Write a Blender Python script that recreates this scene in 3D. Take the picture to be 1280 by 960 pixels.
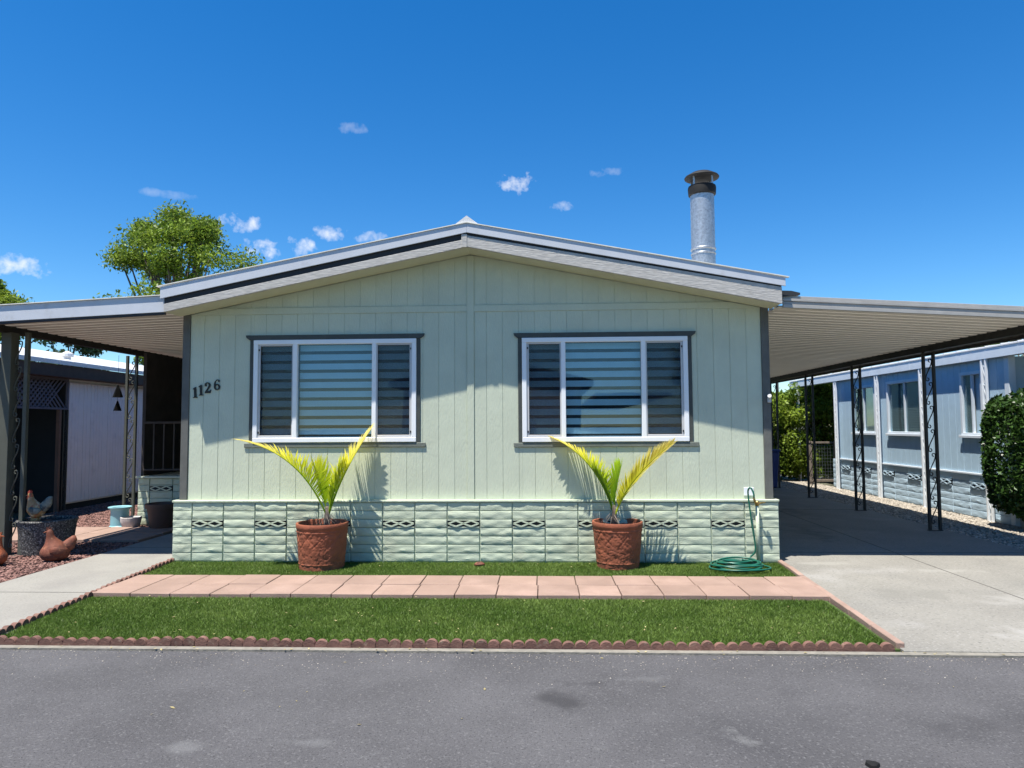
import bpy, bmesh, math, random
import numpy as np
from mathutils import Vector, Matrix, noise as mnoise
R = math.radians
random.seed(7); rng = np.random.default_rng(7)
for o in list(bpy.data.objects): bpy.data.objects.remove(o)
scn = bpy.context.scene
col = scn.collection

# ------------------------------------------------------------------ camera
cam_d = bpy.data.cameras.new('camera'); cam = bpy.data.objects.new('camera', cam_d); col.objects.link(cam)
cam_d.sensor_width = 36; cam_d.lens = 864.35 / 1280 * 36; cam_d.clip_start = .05; cam_d.clip_end = 2000
pit, yaw, rol = math.atan(51.61/864.35), math.atan(37.53/864.35), R(.354)
Fv = Vector((-math.sin(yaw)*math.cos(pit), math.cos(yaw)*math.cos(pit), math.sin(pit)))
R0 = Vector((math.cos(yaw), math.sin(yaw), 0)); U0 = R0.cross(Fv)
Rv = R0*math.cos(rol) - U0*math.sin(rol); Uv = U0*math.cos(rol) + R0*math.sin(rol)
cam.matrix_world = Matrix(((Rv.x, Uv.x, -Fv.x, .9), (Rv.y, Uv.y, -Fv.y, -8.7), (Rv.z, Uv.z, -Fv.z, 1.68), (0, 0, 0, 1)))
scn.camera = cam

# ------------------------------------------------------------------ world and sun
LD = Vector((.21, .256, -1)).normalized()
EL = math.asin(-LD.z); AZ = math.atan2(-LD.x, -LD.y)
w = bpy.data.worlds.new('World'); scn.world = w; w.use_nodes = True
nt = w.node_tree; nt.nodes.clear()
def N(t, kind, **kw):
    n = t.nodes.new(kind)
    for k, v in kw.items(): setattr(n, k, v)
    return n
def math_n(t, op, a, b=None, clamp=False):
    n = N(t, 'ShaderNodeMath', operation=op, use_clamp=clamp)
    for i, v in enumerate((a, b)):
        if v is None: continue
        if isinstance(v, (int, float)): n.inputs[i].default_value = v
        else: t.links.new(v, n.inputs[i])
    return n.outputs[0]
out = N(nt, 'ShaderNodeOutputWorld'); bg = N(nt, 'ShaderNodeBackground'); bg.inputs[1].default_value = .084
sky = N(nt, 'ShaderNodeTexSky', sky_type='NISHITA', sun_disc=False)
sky.sun_elevation = EL; sky.sun_rotation = AZ % (2*math.pi); sky.altitude = 0
sky.air_density = 1.0; sky.dust_density = .0; sky.ozone_density = 3.0
hsv = N(nt, 'ShaderNodeHueSaturation'); hsv.inputs['Saturation'].default_value = 1.38; hsv.inputs['Value'].default_value = 1.0
nt.links.new(sky.outputs[0], hsv.inputs['Color'])
tint = N(nt, 'ShaderNodeMix', data_type='RGBA', blend_type='MULTIPLY'); tint.inputs[0].default_value = 1; tint.inputs[7].default_value = (.86, 1.0, 1.1, 1); nt.links.new(hsv.outputs[0], tint.inputs[6])
tc = N(nt, 'ShaderNodeTexCoord'); dirn = tc.outputs['Generated']
nz = N(nt, 'ShaderNodeTexNoise'); nz.inputs['Scale'].default_value = 26; nz.inputs['Detail'].default_value = 7; nz.inputs['Roughness'].default_value = .6
nt.links.new(dirn, nz.inputs['Vector'])
nz2 = N(nt, 'ShaderNodeTexNoise'); nz2.inputs['Scale'].default_value = 70; nz2.inputs['Detail'].default_value = 5
nt.links.new(dirn, nz2.inputs['Vector'])
noise_c = math_n(nt, 'ADD', math_n(nt, 'MULTIPLY', math_n(nt, 'SUBTRACT', nz.outputs[0], .5), 4.2), math_n(nt, 'MULTIPLY', math_n(nt, 'SUBTRACT', nz2.outputs[0], .5), 3.0))
# small fair-weather clouds: azimuth (deg, 0 = +Y, positive to +X), elevation, half width, half height, density
clouds = [(-24.2, 15.6, 1.8, .75, 1.0), (-22.7, 13.8, 1.7, .85, 1.0), (-19.7, 14.1, 1.4, .85, 1.0), (-17.5, 15.3, 1.6, .65, .9), (-14.2, 15.2, 1.5, .5, .75),
          (-38.9, 10.9, 2.4, 1.0, 1.0), (-1.8, 19.7, 1.5, .9, .95), (1.6, 17.8, 1.0, .5, .6), (-15.6, 23.2, 1.7, .45, .3), (-29.0, 17.0, 1.8, .35, .22), (5.5, 20.2, 1.4, .4, .3),
          (62, 14, 3, 1.2, 1), (85, 20, 3.5, 1.2, .9), (120, 16, 4, 1.6, 1), (150, 20, 5, 1.8, 1), (172, 17, 5, 2.0, 1), (186, 23, 4, 1.5, .9), (205, 15, 4, 1.5, 1), (235, 21, 3, 1.2, .9), (275, 16, 3, 1.2, 1), (300, 22, 2.5, 1, .8)]
acc = None
for az, el, hw, hh, den in clouds:
    a, e = R(az), R(el)
    c = Vector((math.sin(a)*math.cos(e), math.cos(a)*math.cos(e), math.sin(e)))
    rr = Vector((math.cos(a), -math.sin(a), 0)); uu = rr.cross(c)
    def dot(v):
        n = N(nt, 'ShaderNodeVectorMath', operation='DOT_PRODUCT'); nt.links.new(dirn, n.inputs[0]); n.inputs[1].default_value = v; return n.outputs['Value']
    u = dot(rr/math.radians(hw)); v = dot(uu/math.radians(hh)); fz = math_n(nt, 'GREATER_THAN', dot(c), .5)
    r2 = math_n(nt, 'ADD', math_n(nt, 'MULTIPLY', u, u), math_n(nt, 'MULTIPLY', v, v))
    m = math_n(nt, 'MULTIPLY', math_n(nt, 'ADD', math_n(nt, 'SUBTRACT', .75, r2), noise_c), fz)
    m = math_n(nt, 'MULTIPLY', math_n(nt, 'MULTIPLY', m, .55, True), den)
    acc = m if acc is None else math_n(nt, 'MAXIMUM', acc, m)
mx = N(nt, 'ShaderNodeMix', data_type='RGBA'); nt.links.new(acc, mx.inputs[0]); nt.links.new(tint.outputs[2], mx.inputs[6]); mx.inputs[7].default_value = (7.2, 7.3, 7.5, 1)
nt.links.new(mx.outputs[2], bg.inputs[0]); nt.links.new(bg.outputs[0], out.inputs[0])

sd = bpy.data.lights.new('sun', 'SUN'); sd.energy = 5.0; sd.angle = R(.53); sd.color = (1, .95, .86)
sun = bpy.data.objects.new('sun', sd); col.objects.link(sun); sun.rotation_euler = LD.to_track_quat('-Z', 'Y').to_euler(); sun.location = (-10, -10, 40)
scn.view_settings.view_transform = 'Standard'; scn.view_settings.look = 'None'; scn.view_settings.gamma = 1
scn.view_settings.exposure = .9
scn.render.resolution_x, scn.render.resolution_y = 1024, 768
scn.cycles.max_bounces = 8; scn.cycles.transparent_max_bounces = 12

# ------------------------------------------------------------------ materials
MATS = {}
DK, LT = (.045, .044, .047), (.17, .17, .172)
BLOT_ROAD = [(1.02, -4.27, .26, .30, DK, .85), (1.2, -4.0, .22, .10, DK, .6), (-2.55, -4.6, .20, .14, LT, .6), (-1.0, -5.0, .22, .12, LT, .5), (1.6, -3.9, .3, .10, LT, .4), (-.4, -4.9, .25, .07, LT, .35), (-3.2, -3.9, .5, .12, LT, .3), (3.4, -4.6, .6, .25, DK, .35), (-4.5, -5.2, .8, .3, DK, .3), (.3, -5.4, .9, .2, DK, .3)]
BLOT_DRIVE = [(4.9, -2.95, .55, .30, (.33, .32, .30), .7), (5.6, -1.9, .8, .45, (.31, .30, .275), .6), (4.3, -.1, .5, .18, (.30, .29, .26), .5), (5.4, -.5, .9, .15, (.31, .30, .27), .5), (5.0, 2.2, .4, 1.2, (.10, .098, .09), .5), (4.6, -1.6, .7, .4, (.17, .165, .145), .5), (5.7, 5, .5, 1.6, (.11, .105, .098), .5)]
def mat(name, c, rough=.7, var=.12, scale=6, stretch=(1, 1, 1), bump=.0, bscale=60, metal=0, spec=.35, c2=None, island=0, detail=5, bstretch=None, spots=None, objrand=0, blots=None):
    m = bpy.data.materials.new(name); m.use_nodes = True; t = m.node_tree; b = t.nodes['Principled BSDF']
    b.inputs['Roughness'].default_value = rough; b.inputs['Metallic'].default_value = metal; b.inputs['Specular IOR Level'].default_value = spec
    tcn = N(t, 'ShaderNodeTexCoord')
    mp = N(t, 'ShaderNodeMapping'); mp.inputs['Scale'].default_value = stretch
    # position-based coordinates, so that copies of one mesh do not repeat their wear
    geo = N(t, 'ShaderNodeNewGeometry'); t.links.new(geo.outputs['Position'], mp.inputs[0])
    n = N(t, 'ShaderNodeTexNoise'); n.inputs['Scale'].default_value = scale; n.inputs['Detail'].default_value = detail; n.inputs['Roughness'].default_value = .62
    t.links.new(mp.outputs[0], n.inputs['Vector'])
    rp = N(t, 'ShaderNodeValToRGB'); rp.color_ramp.elements[0].position = .3; rp.color_ramp.elements[1].position = .7
    lo = [x*(1-var) for x in c]; hi = [min(1, x*(1+var)) for x in c] if c2 is None else c2
    rp.color_ramp.elements[0].color = (*lo, 1); rp.color_ramp.elements[1].color = (*hi, 1)
    t.links.new(n.outputs[0], rp.inputs[0]); last = rp.outputs[0]
    if spots:    # (colour, scale, lo, hi) : stains with a shape of their own
        for (sc, ss, l_, h_) in spots:
            n3 = N(t, 'ShaderNodeTexNoise'); n3.inputs['Scale'].default_value = ss; n3.inputs['Detail'].default_value = 6
            t.links.new(mp.outputs[0], n3.inputs['Vector'])
            mr = N(t, 'ShaderNodeMapRange'); mr.inputs[1].default_value = l_; mr.inputs[2].default_value = h_; t.links.new(n3.outputs[0], mr.inputs[0])
            mm = N(t, 'ShaderNodeMix', data_type='RGBA'); t.links.new(mr.outputs[0], mm.inputs[0]); t.links.new(last, mm.inputs[6]); mm.inputs[7].default_value = (*sc, 1); last = mm.outputs[2]
    if island:
        h = N(t, 'ShaderNodeHueSaturation'); t.links.new(last, h.inputs['Color'])
        mr = N(t, 'ShaderNodeMapRange'); mr.inputs[3].default_value = 1-island; mr.inputs[4].default_value = 1+island
        t.links.new(geo.outputs['Random Per Island'], mr.inputs[0]); t.links.new(mr.outputs[0], h.inputs['Value']); last = h.outputs[0]
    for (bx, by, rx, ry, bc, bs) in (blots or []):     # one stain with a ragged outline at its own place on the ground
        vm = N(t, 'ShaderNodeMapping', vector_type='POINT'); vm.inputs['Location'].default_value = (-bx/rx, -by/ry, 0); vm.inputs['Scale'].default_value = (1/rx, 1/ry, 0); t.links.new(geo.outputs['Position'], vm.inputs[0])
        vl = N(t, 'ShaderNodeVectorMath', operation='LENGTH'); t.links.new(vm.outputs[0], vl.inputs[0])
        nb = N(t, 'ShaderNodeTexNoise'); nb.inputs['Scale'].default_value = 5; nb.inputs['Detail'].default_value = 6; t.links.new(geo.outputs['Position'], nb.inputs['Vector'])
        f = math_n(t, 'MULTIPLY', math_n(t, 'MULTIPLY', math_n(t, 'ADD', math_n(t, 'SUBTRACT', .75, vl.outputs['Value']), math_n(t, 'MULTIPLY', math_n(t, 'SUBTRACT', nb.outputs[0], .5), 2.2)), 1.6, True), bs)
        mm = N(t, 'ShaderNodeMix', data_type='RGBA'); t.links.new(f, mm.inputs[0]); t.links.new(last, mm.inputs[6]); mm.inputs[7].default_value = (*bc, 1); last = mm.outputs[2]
    if objrand:
        h = N(t, 'ShaderNodeHueSaturation'); t.links.new(last, h.inputs['Color']); oi = N(t, 'ShaderNodeObjectInfo')
        mr = N(t, 'ShaderNodeMapRange'); mr.inputs[3].default_value = 1-objrand; mr.inputs[4].default_value = 1+objrand
        t.links.new(oi.outputs['Random'], mr.inputs[0]); t.links.new(mr.outputs[0], h.inputs['Value']); last = h.outputs[0]
    t.links.new(last, b.inputs['Base Color'])
    if bump:
        bn = N(t, 'ShaderNodeTexNoise'); bn.inputs['Scale'].default_value = bscale; bn.inputs['Detail'].default_value = 4
        mp2 = N(t, 'ShaderNodeMapping'); mp2.inputs['Scale'].default_value = bstretch or (1, 1, 1); t.links.new(geo.outputs['Position'], mp2.inputs[0]); t.links.new(mp2.outputs[0], bn.inputs['Vector'])
        bu = N(t, 'ShaderNodeBump'); bu.inputs['Strength'].default_value = bump; bu.inputs['Distance'].default_value = .01
        t.links.new(bn.outputs[0], bu.inputs['Height']); t.links.new(bu.outputs[0], b.inputs['Normal'])
    MATS[name] = m; return m
def leaf_mat(name, c1, c2, trans=.35, island=.35, rough=.5):
    m = mat(name, c1, rough, c2=c2, scale=1.3, island=island, spec=.3)
    t = m.node_tree; b = t.nodes['Principled BSDF']; o = t.nodes['Material Output']
    tr = N(t, 'ShaderNodeBsdfTranslucent'); src = b.inputs['Base Color'].links[0].from_socket; t.links.new(src, tr.inputs[0])
    ms = N(t, 'ShaderNodeMixShader'); ms.inputs[0].default_value = trans
    t.links.new(b.outputs[0], ms.inputs[1]); t.links.new(tr.outputs[0], ms.inputs[2]); t.links.new(ms.outputs[0], o.inputs[0]); return m
mat('siding', (.525, .565, .44), .75, .05, 3, spots=[((.47, .50, .385), 1.4, .54, .8)], objrand=.02, bump=.32, bscale=38, bstretch=(1.6, 1, .5), spec=.25)
mat('block', (.50, .55, .42), .8, .07, 5, objrand=.03, spots=[((.40, .42, .32), 2.6, .58, .8)], bump=.5, bscale=70, spec=.2)
mat('block_joint', (.40, .47, .38), .85, .1, 8)
mat('trim_dark', (.06, .066, .06), .6, .15, 8, bump=.2)
mat('trim_sill', (.15, .165, .14), .7, .12, 8, bump=.25)
mat('corner_trim', (.115, .115, .105), .7, .15, 6, bump=.25, bstretch=(1, 1, .2))
mat('wood_grey', (.45, .43, .40), .85, .2, 9, stretch=(1, 1, 6), bump=.6, bscale=40, bstretch=(.3, 1, 4))
mat('soffit', (.52, .52, .38), .8, .06, 3, bump=.2)
mat('drip_white', (.52, .54, .58), .45, .05, 4, spots=[((.42, .42, .42), 5, .62, .8)])
mat('drip_top', (.70, .68, .60), .5, .12, 8)
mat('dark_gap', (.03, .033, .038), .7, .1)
mat('vinyl', (.80, .81, .82), .35, .03, 3)
mat('sash', (.50, .50, .50), .45, .05, 3)
mat('blind_light', (.62, .80, .90), .8, .04, 2)
mat('blind_dark', (.018, .024, .03), .9, .05, 2)
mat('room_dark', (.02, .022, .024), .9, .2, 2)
mat('black_metal', (.018, .018, .018), .45, .2, 10, spec=.4)
mat('black_matte', (.007, .007, .007), .95, .1, spec=.05)
mat('galv', (.42, .44, .46), .42, .2, 22, metal=.75, bump=.15, bscale=40, spots=[((.28, .29, .31), 35, .5, .7)])
mat('soot', (.008, .0075, .007), .7, .3, 12)
mat('number_black', (.010, .010, .011), .35, .1)
mat('cream_pan', (.66, .62, .55), .6, .05, 1.5, stretch=(.3, 1, 1))
mat('pan_edge', (.36, .35, .33), .55, .1, 6)
mat('beam_dark', (.022, .020, .018), .6, .2, 8)
mat('post_olive', (.085, .088, .07), .6, .1, 6)
mat('post_white', (.72, .75, .78), .5, .06, 6)
mat('concrete', (.25, .24, .215), .85, .08, 1.6, bump=.35, bscale=120, spots=[((.20, .19, .175), 1.1, .52, .75), ((.18, .172, .158), 45, .55, .72), ((.29, .275, .25), 70, .56, .72)])
mat('concrete_drive', (.225, .215, .19), .85, .10, 1.2, bump=.45, bscale=90, spots=[((.17, .165, .15), .9, .52, .78), ((.29, .28, .26), .7, .60, .72), ((.145, .14, .125), 32, .55, .72), ((.30, .29, .265), 45, .56, .72)], blots=BLOT_DRIVE)
mat('asphalt', (.088, .086, .090), .9, .2, .9, bump=.8, bscale=120, spots=[((.062, .061, .065), .55, .56, .74), ((.15, .148, .15), 60, .55, .75), ((.17, .17, .17), 2.2, .68, .78), ((.04, .04, .042), 75, .55, .72)], spec=.2, blots=BLOT_ROAD)
mat('asphalt_lip', (.21, .195, .165), .9, .2, 14, bump=.5)
mat('paver', (.285, .195, .155), .85, .10, 3, bump=.4, bscale=130, objrand=.09, spots=[((.36, .25, .205), 1.5, .5, .8), ((.27, .17, .135), 60, .55, .75)])
mat('edging', (.16, .085, .066), .9, .25, 10, bump=.5, bscale=80, objrand=.2, spots=[((.27, .20, .15), 22, .58, .8)])
mat('turf_base', (.05, .085, .02), .95, .3, 10, spots=[((.14, .13, .05), 2, .6, .8)])
mat('joint', (.105, .10, .09), .9, .3, 12)
mat('soil', (.030, .022, .017), .95, .3, 20, bump=.8)
mat('ground', (.10, .10, .07), .95, .25, 1.5, bump=.5)
mat('lava_bed', (.07, .035, .03), .95, .3, 20, bump=.6)
mat('lava_rock', (.155, .070, .058), .9, .3, 9, c2=(.27, .155, .13), island=.5)
mat('gravel_bed', (.18, .16, .13), .95, .3, 20, bump=.6)
mat('gravel_stone', (.27, .23, .185), .85, .2, 9, c2=(.38, .345, .295), island=.4)
mat('terracotta', (.27, .083, .042), .75, .2, 7, bump=.35, bscale=50, spots=[((.20, .07, .04), 9, .55, .72)])
mat('terracotta_hen', (.17, .055, .032), .7, .3, 14, bump=.4, spots=[((.06, .03, .024), 9, .5, .7), ((.28, .12, .06), 18, .6, .7)])
mat('terracotta_orange', (.30, .085, .035), .7, .25, 14, bump=.4, spots=[((.10, .04, .03), 11, .55, .7)])
mat('pot_brown', (.14, .075, .055), .6, .15, 5)
mat('aggregate', (.075, .072, .07), .95, .3, 55, bump=.9, bscale=60, spots=[((.26, .25, .23), 48, .52, .62), ((.015, .015, .015), 40, .55, .65)])
mat('turquoise', (.24, .47, .52), .4, .08, 5)
mat('stone_pale', (.48, .45, .43), .85, .15, 14, bump=.5)
mat('hose_green', (.008, .10, .065), .35, .2, 10, spec=.5)
mat('brass', (.35, .25, .1), .4, .1, metal=.9)
mat('white_plastic', (.78, .80, .84), .4, .04)
mat('bin_blue', (.02, .045, .19), .45, .1)
mat('metal_white', (.62, .62, .62), .4, .05, 3)
mat('fascia_brown', (.055, .032, .025), .7, .2, 6)
mat('panel_white', (.84, .80, .785), .65, .04, 4, spots=[((.66, .62, .60), 3, .6, .8)])
mat('lattice', (.115, .115, .15), .7, .1)
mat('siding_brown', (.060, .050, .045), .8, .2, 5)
mat('siding_blue', (.41, .56, .68), .7, .05, 4, bump=.3, bscale=60, bstretch=(1, 1, .2))
mat('block_blue', (.43, .56, .66), .8, .07, 5, bump=.5)
mat('trim_blue', (.62, .68, .74), .55, .05, 4)
mat('blind_beige', (.36, .34, .31), .8, .08, 4)
mat('wood_old', (.20, .165, .135), .9, .3, 14, stretch=(1, 1, .3), bump=.6)
mat('bark', (.13, .105, .085), .95, .3, 14, stretch=(1, 1, .3), bump=.8, bscale=30)
mat('roof_grey', (.11, .11, .115), .85, .2, 4)
mat('wall_tan', (.30, .28, .25), .8, .1, 3)
mat('rooster_paint', (.36, .20, .085), .55, .25, 14, spots=[((.55, .45, .30), 11, .52, .66), ((.30, .06, .03), 16, .56, .66)])
mat('rooster_tail', (.17, .175, .14), .55, .3, 18, spots=[((.05, .06, .06), 14, .52, .6)])
mat('comb_red', (.38, .06, .04), .6, .2)
mat('dry_leaf', (.30, .25, .12), .8, .3, 30, island=.4)
leaf_mat('grass', (.082, .155, .020), (.17, .245, .052), .25, .45)
leaf_mat('leaf_mid', (.10, .185, .018), (.25, .33, .035), .35, .45)
leaf_mat('leaf_yellow', (.12, .17, .02), (.30, .31, .04), .4, .4)
leaf_mat('leaf_dark', (.022, .055, .012), (.05, .105, .02), .25, .45, .35)
leaf_mat('leaf_blue', (.045, .085, .05), (.10, .15, .06), .3, .4)
def palm_mat():     # leaf blades green at the foot, sun-bleached yellow towards the tips (vertex attribute 'age')
    m = leaf_mat('palm_leaf', (.1, .2, .02), (.1, .2, .02), .5, .12, .45)
    t = m.node_tree; b = t.nodes['Principled BSDF']
    at = N(t, 'ShaderNodeAttribute', attribute_name='age'); rp = N(t, 'ShaderNodeValToRGB')
    e = rp.color_ramp.elements; e[0].position = 0; e[0].color = (.11, .24, .012, 1); e[1].position = 1; e[1].color = (.80, .68, .20, 1)
    k = e.new(.35); k.color = (.38, .54, .02, 1); k = e.new(.7); k.color = (.72, .70, .045, 1)
    t.links.new(at.outputs['Fac'], rp.inputs[0])
    for nd in t.nodes:
        if nd.type == 'HUE_SAT': t.links.new(rp.outputs[0], nd.inputs['Color'])
palm_mat()
def glass_mat(name, refl=.16, fm=.8, tint=(.80, .88, .90)):
    m = bpy.data.materials.new(name); m.use_nodes = True; t = m.node_tree; t.nodes.clear()
    o = N(t, 'ShaderNodeOutputMaterial'); tr = N(t, 'ShaderNodeBsdfTransparent'); tr.inputs[0].default_value = (*tint, 1)
    gl = N(t, 'ShaderNodeBsdfGlossy'); gl.inputs['Roughness'].default_value = .02; gl.inputs[0].default_value = (.85, .93, 1, 1)
    lw = N(t, 'ShaderNodeLayerWeight'); lw.inputs[0].default_value = .33
    f = math_n(t, 'ADD', math_n(t, 'MULTIPLY', lw.outputs['Fresnel'], fm), refl, True)
    geo = N(t, 'ShaderNodeNewGeometry'); n = N(t, 'ShaderNodeTexNoise'); n.inputs['Scale'].default_value = 1.6; n.inputs['Detail'].default_value = 1; t.links.new(geo.outputs['Position'], n.inputs['Vector'])
    bu = N(t, 'ShaderNodeBump'); bu.inputs['Strength'].default_value = .06; bu.inputs['Distance'].default_value = .02; t.links.new(n.outputs[0], bu.inputs['Height']); t.links.new(bu.outputs[0], gl.inputs['Normal'])
    ms = N(t, 'ShaderNodeMixShader'); t.links.new(f, ms.inputs[0]); t.links.new(tr.outputs[0], ms.inputs[1]); t.links.new(gl.outputs[0], ms.inputs[2]); t.links.new(ms.outputs[0], o.inputs[0])
    MATS[name] = m
glass_mat('glass', .02, .62); glass_mat('glass_plain', .02, .3)
def screen_mat():
    m = bpy.data.materials.new('screen'); m.use_nodes = True; t = m.node_tree; t.nodes.clear()
    o = N(t, 'ShaderNodeOutputMaterial'); tr = N(t, 'ShaderNodeBsdfTransparent'); df = N(t, 'ShaderNodeBsdfDiffuse'); df.inputs[0].default_value = (.04, .04, .045, 1)
    ms = N(t, 'ShaderNodeMixShader'); ms.inputs[0].default_value = .26; t.links.new(tr.outputs[0], ms.inputs[1]); t.links.new(df.outputs[0], ms.inputs[2]); t.links.new(ms.outputs[0], o.inputs[0]); MATS['screen'] = m
screen_mat()

# ------------------------------------------------------------------ mesh helpers
class MB:
    def __init__(s): s.v = []; s.f = []
    def add(s, V, F):
        k = len(s.v); s.v += [tuple(p) for p in V]; s.f += [tuple(i+k for i in f) for f in F]; return s
    def box(s, x0, x1, y0, y1, z0, z1, c=0):
        if c <= 0:
            V = [(x, y, z) for z in (z0, z1) for y in (y0, y1) for x in (x0, x1)]
            return s.add(V, [(0, 2, 3, 1), (4, 5, 7, 6), (0, 1, 5, 4), (2, 6, 7, 3), (0, 4, 6, 2), (1, 3, 7, 5)])
        bm = bmesh.new(); bmesh.ops.create_cube(bm, size=1)
        bmesh.ops.scale(bm, vec=(x1-x0, y1-y0, z1-z0), verts=bm.verts); bmesh.ops.translate(bm, vec=((x0+x1)/2, (y0+y1)/2, (z0+z1)/2), verts=bm.verts)
        bmesh.ops.bevel(bm, geom=bm.edges[:], offset=c, segments=1, affect='EDGES')
        bm.verts.index_update(); s.add([q.co[:] for q in bm.verts], [[q.index for q in f.verts] for f in bm.faces]); bm.free(); return s
    def prism(s, poly, axis, a, b):      # poly: 2D outline, extruded along axis from a to b
        n = len(poly)
        def P(p, t): return {'x': (t, p[0], p[1]), 'y': (p[0], t, p[1]), 'z': (p[0], p[1], t)}[axis]
        V = [P(p, a) for p in poly] + [P(p, b) for p in poly]
        return s.add(V, [tuple(range(n))[::-1], tuple(range(n, 2*n))] + [(i, (i+1) % n, (i+1) % n+n, i+n) for i in range(n)])
    def tube(s, pts, r, n=8, closed=False):
        pts = [Vector(p) for p in pts]; m = len(pts); V = []; up = None
        for i, p in enumerate(pts):
            a = pts[(i-1) % m] if (closed or i) else p; b = pts[(i+1) % m] if (closed or i < m-1) else p
            t = (b-a).normalized()
            if up is None: up = t.orthogonal().normalized()
            up = (up - t*up.dot(t)); up = up.normalized() if up.length > 1e-6 else t.orthogonal().normalized()
            sd = t.cross(up); rad = r[i] if hasattr(r, '__len__') else r
            V += [p + up*(rad*math.cos(2*math.pi*k/n)) + sd*(rad*math.sin(2*math.pi*k/n)) for k in range(n)]
        F = []
        for i in range(m if closed else m-1):
            for k in range(n):
                F.append((i*n+k, i*n+(k+1) % n, ((i+1) % m)*n+(k+1) % n, ((i+1) % m)*n+k))
        if not closed: F += [tuple(range(n))[::-1], tuple(range((m-1)*n, m*n))]
        return s.add(V, F)
    def lathe(s, prof, n=40, cx=0, cy=0, disp=None):
        V = []
        for (r, z) in prof:
            for k in range(n):
                a = 2*math.pi*k/n; rr = r + (disp(a, z, r) if disp else 0); V.append((cx+rr*math.cos(a), cy+rr*math.sin(a), z))
        F = [(i*n+k, i*n+(k+1) % n, (i+1)*n+(k+1) % n, (i+1)*n+k) for i in range(len(prof)-1) for k in range(n)]
        F += [tuple(range(n))[::-1], tuple(range((len(prof)-1)*n, len(prof)*n))]
        return s.add(V, F)
    def mesh(s, name, m, smooth=False):
        me = bpy.data.meshes.new(name); me.from_pydata(s.v, [], s.f); me.validate(); me.materials.append(MATS[m])
        bm = bmesh.new(); bm.from_mesh(me); bmesh.ops.recalc_face_normals(bm, faces=bm.faces); bm.to_mesh(me); bm.free()
        if smooth:
            for p in me.polygons: p.use_smooth = True
        return me
    def build(s, name, m, parent=None, smooth=False, bevel=0, auto=False):
        me = s.mesh(name, m, smooth or auto)
        if auto: me.set_sharp_from_angle(angle=R(38))
        return link(name, me, parent, bevel=bevel)
def link(name, me, parent=None, loc=(0, 0, 0), rot=(0, 0, 0), scale=(1, 1, 1), bevel=0):
    o = bpy.data.objects.new(name, me); col.objects.link(o); o.location = loc; o.rotation_euler = rot; o.scale = scale
    if parent: o.parent = parent
    if bevel:
        md = o.modifiers.new('bevel', 'BEVEL'); md.width = bevel; md.segments = 2; md.limit_method = 'ANGLE'
    return o
def B(x0, x1, y0, y1, z0, z1, c=0): return MB().box(x0, x1, y0, y1, z0, z1, c)
def thing(name, label, cat, loc=(0, 0, 0), rz=0, group=None):
    o = bpy.data.objects.new(name, None); col.objects.link(o); o.location = loc; o.rotation_euler = (0, 0, rz); o.empty_display_size = .2
    return tag(o, label, cat, group)
def tag(o, label, cat, group=None):
    o['label'] = label; o['category'] = cat
    if group: o['group'] = group
    return o
def struct(o): o['kind'] = 'structure'; return o
def stuff(o): o['kind'] = 'stuff'; return o
def np_mesh(name, V, F, m, smooth=False):
    me = bpy.data.meshes.new(name); V = np.asarray(V, np.float32); F = np.asarray(F, np.int32); k = F.shape[1]
    me.vertices.add(len(V)); me.vertices.foreach_set('co', V.ravel()); me.loops.add(F.size); me.loops.foreach_set('vertex_index', F.ravel())
    me.polygons.add(len(F)); me.polygons.foreach_set('loop_start', np.arange(0, F.size, k, dtype=np.int32))
    if smooth: me.polygons.foreach_set('use_smooth', np.ones(len(F), bool))
    me.update(calc_edges=True); me.materials.append(MATS[m]); return me
def scatter_mesh(name, pts, baseV, baseF, sizes, m, flat=.7):
    n = len(pts); a = rng.uniform(0, 2*np.pi, n); c, s_ = np.cos(a), np.sin(a)
    st = rng.uniform(.7, 1.3, (n, 3)); bv = baseV[None]*st[:, None]*sizes[:, None, None]
    tilt = rng.uniform(-.6, .6, n); ct, sn = np.cos(tilt), np.sin(tilt)
    y = bv[..., 1]*ct[:, None]-bv[..., 2]*sn[:, None]; z = (bv[..., 1]*sn[:, None]+bv[..., 2]*ct[:, None])*flat; x = bv[..., 0]
    V = np.stack([x*c[:, None]-y*s_[:, None], x*s_[:, None]+y*c[:, None], z], -1)+pts[:, None]
    F = baseF[None]+(np.arange(n)*len(baseV))[:, None, None]
    return np_mesh(name, V.reshape(-1, 3), F.reshape(-1, baseF.shape[1]), m)
def ico():
    bm = bmesh.new(); bmesh.ops.create_icosphere(bm, subdivisions=1, radius=1)
    V = np.array([v.co[:] for v in bm.verts]); bm.verts.index_update(); F = np.array([[v.index for v in f.verts] for f in bm.faces]); bm.free(); return V, F
ICO_V, ICO_F = ico()
def leaf_cloud(name, centres, radii, counts, size, m, zsq=.8, shell=.55):
    P = []
    for c, r, n in zip(centres, radii, counts):
        d = rng.normal(size=(n, 3)); d /= np.linalg.norm(d, axis=1)[:, None]
        rad = r*rng.uniform(shell, 1.0, n)**.7*rng.uniform(.75, 1.15, n); p = d*rad[:, None]; p[:, 2] *= zsq; P.append(p+np.array(c))
    P = np.concatenate(P); n = len(P)
    a = rng.normal(size=(n, 3)); a /= np.linalg.norm(a, axis=1)[:, None]; b = np.cross(a, rng.normal(size=(n, 3))); b /= np.linalg.norm(b, axis=1)[:, None]
    s = size*rng.uniform(.6, 1.4, n)[:, None]; cN = np.cross(a, b)*s*.18
    V = np.stack([P-a*s, P+b*s*.42+cN, P+a*s, P-b*s*.42+cN], 1).reshape(-1, 3); F = np.arange(4*n).reshape(-1, 4)
    return np_mesh(name, V, F, m)

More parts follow.
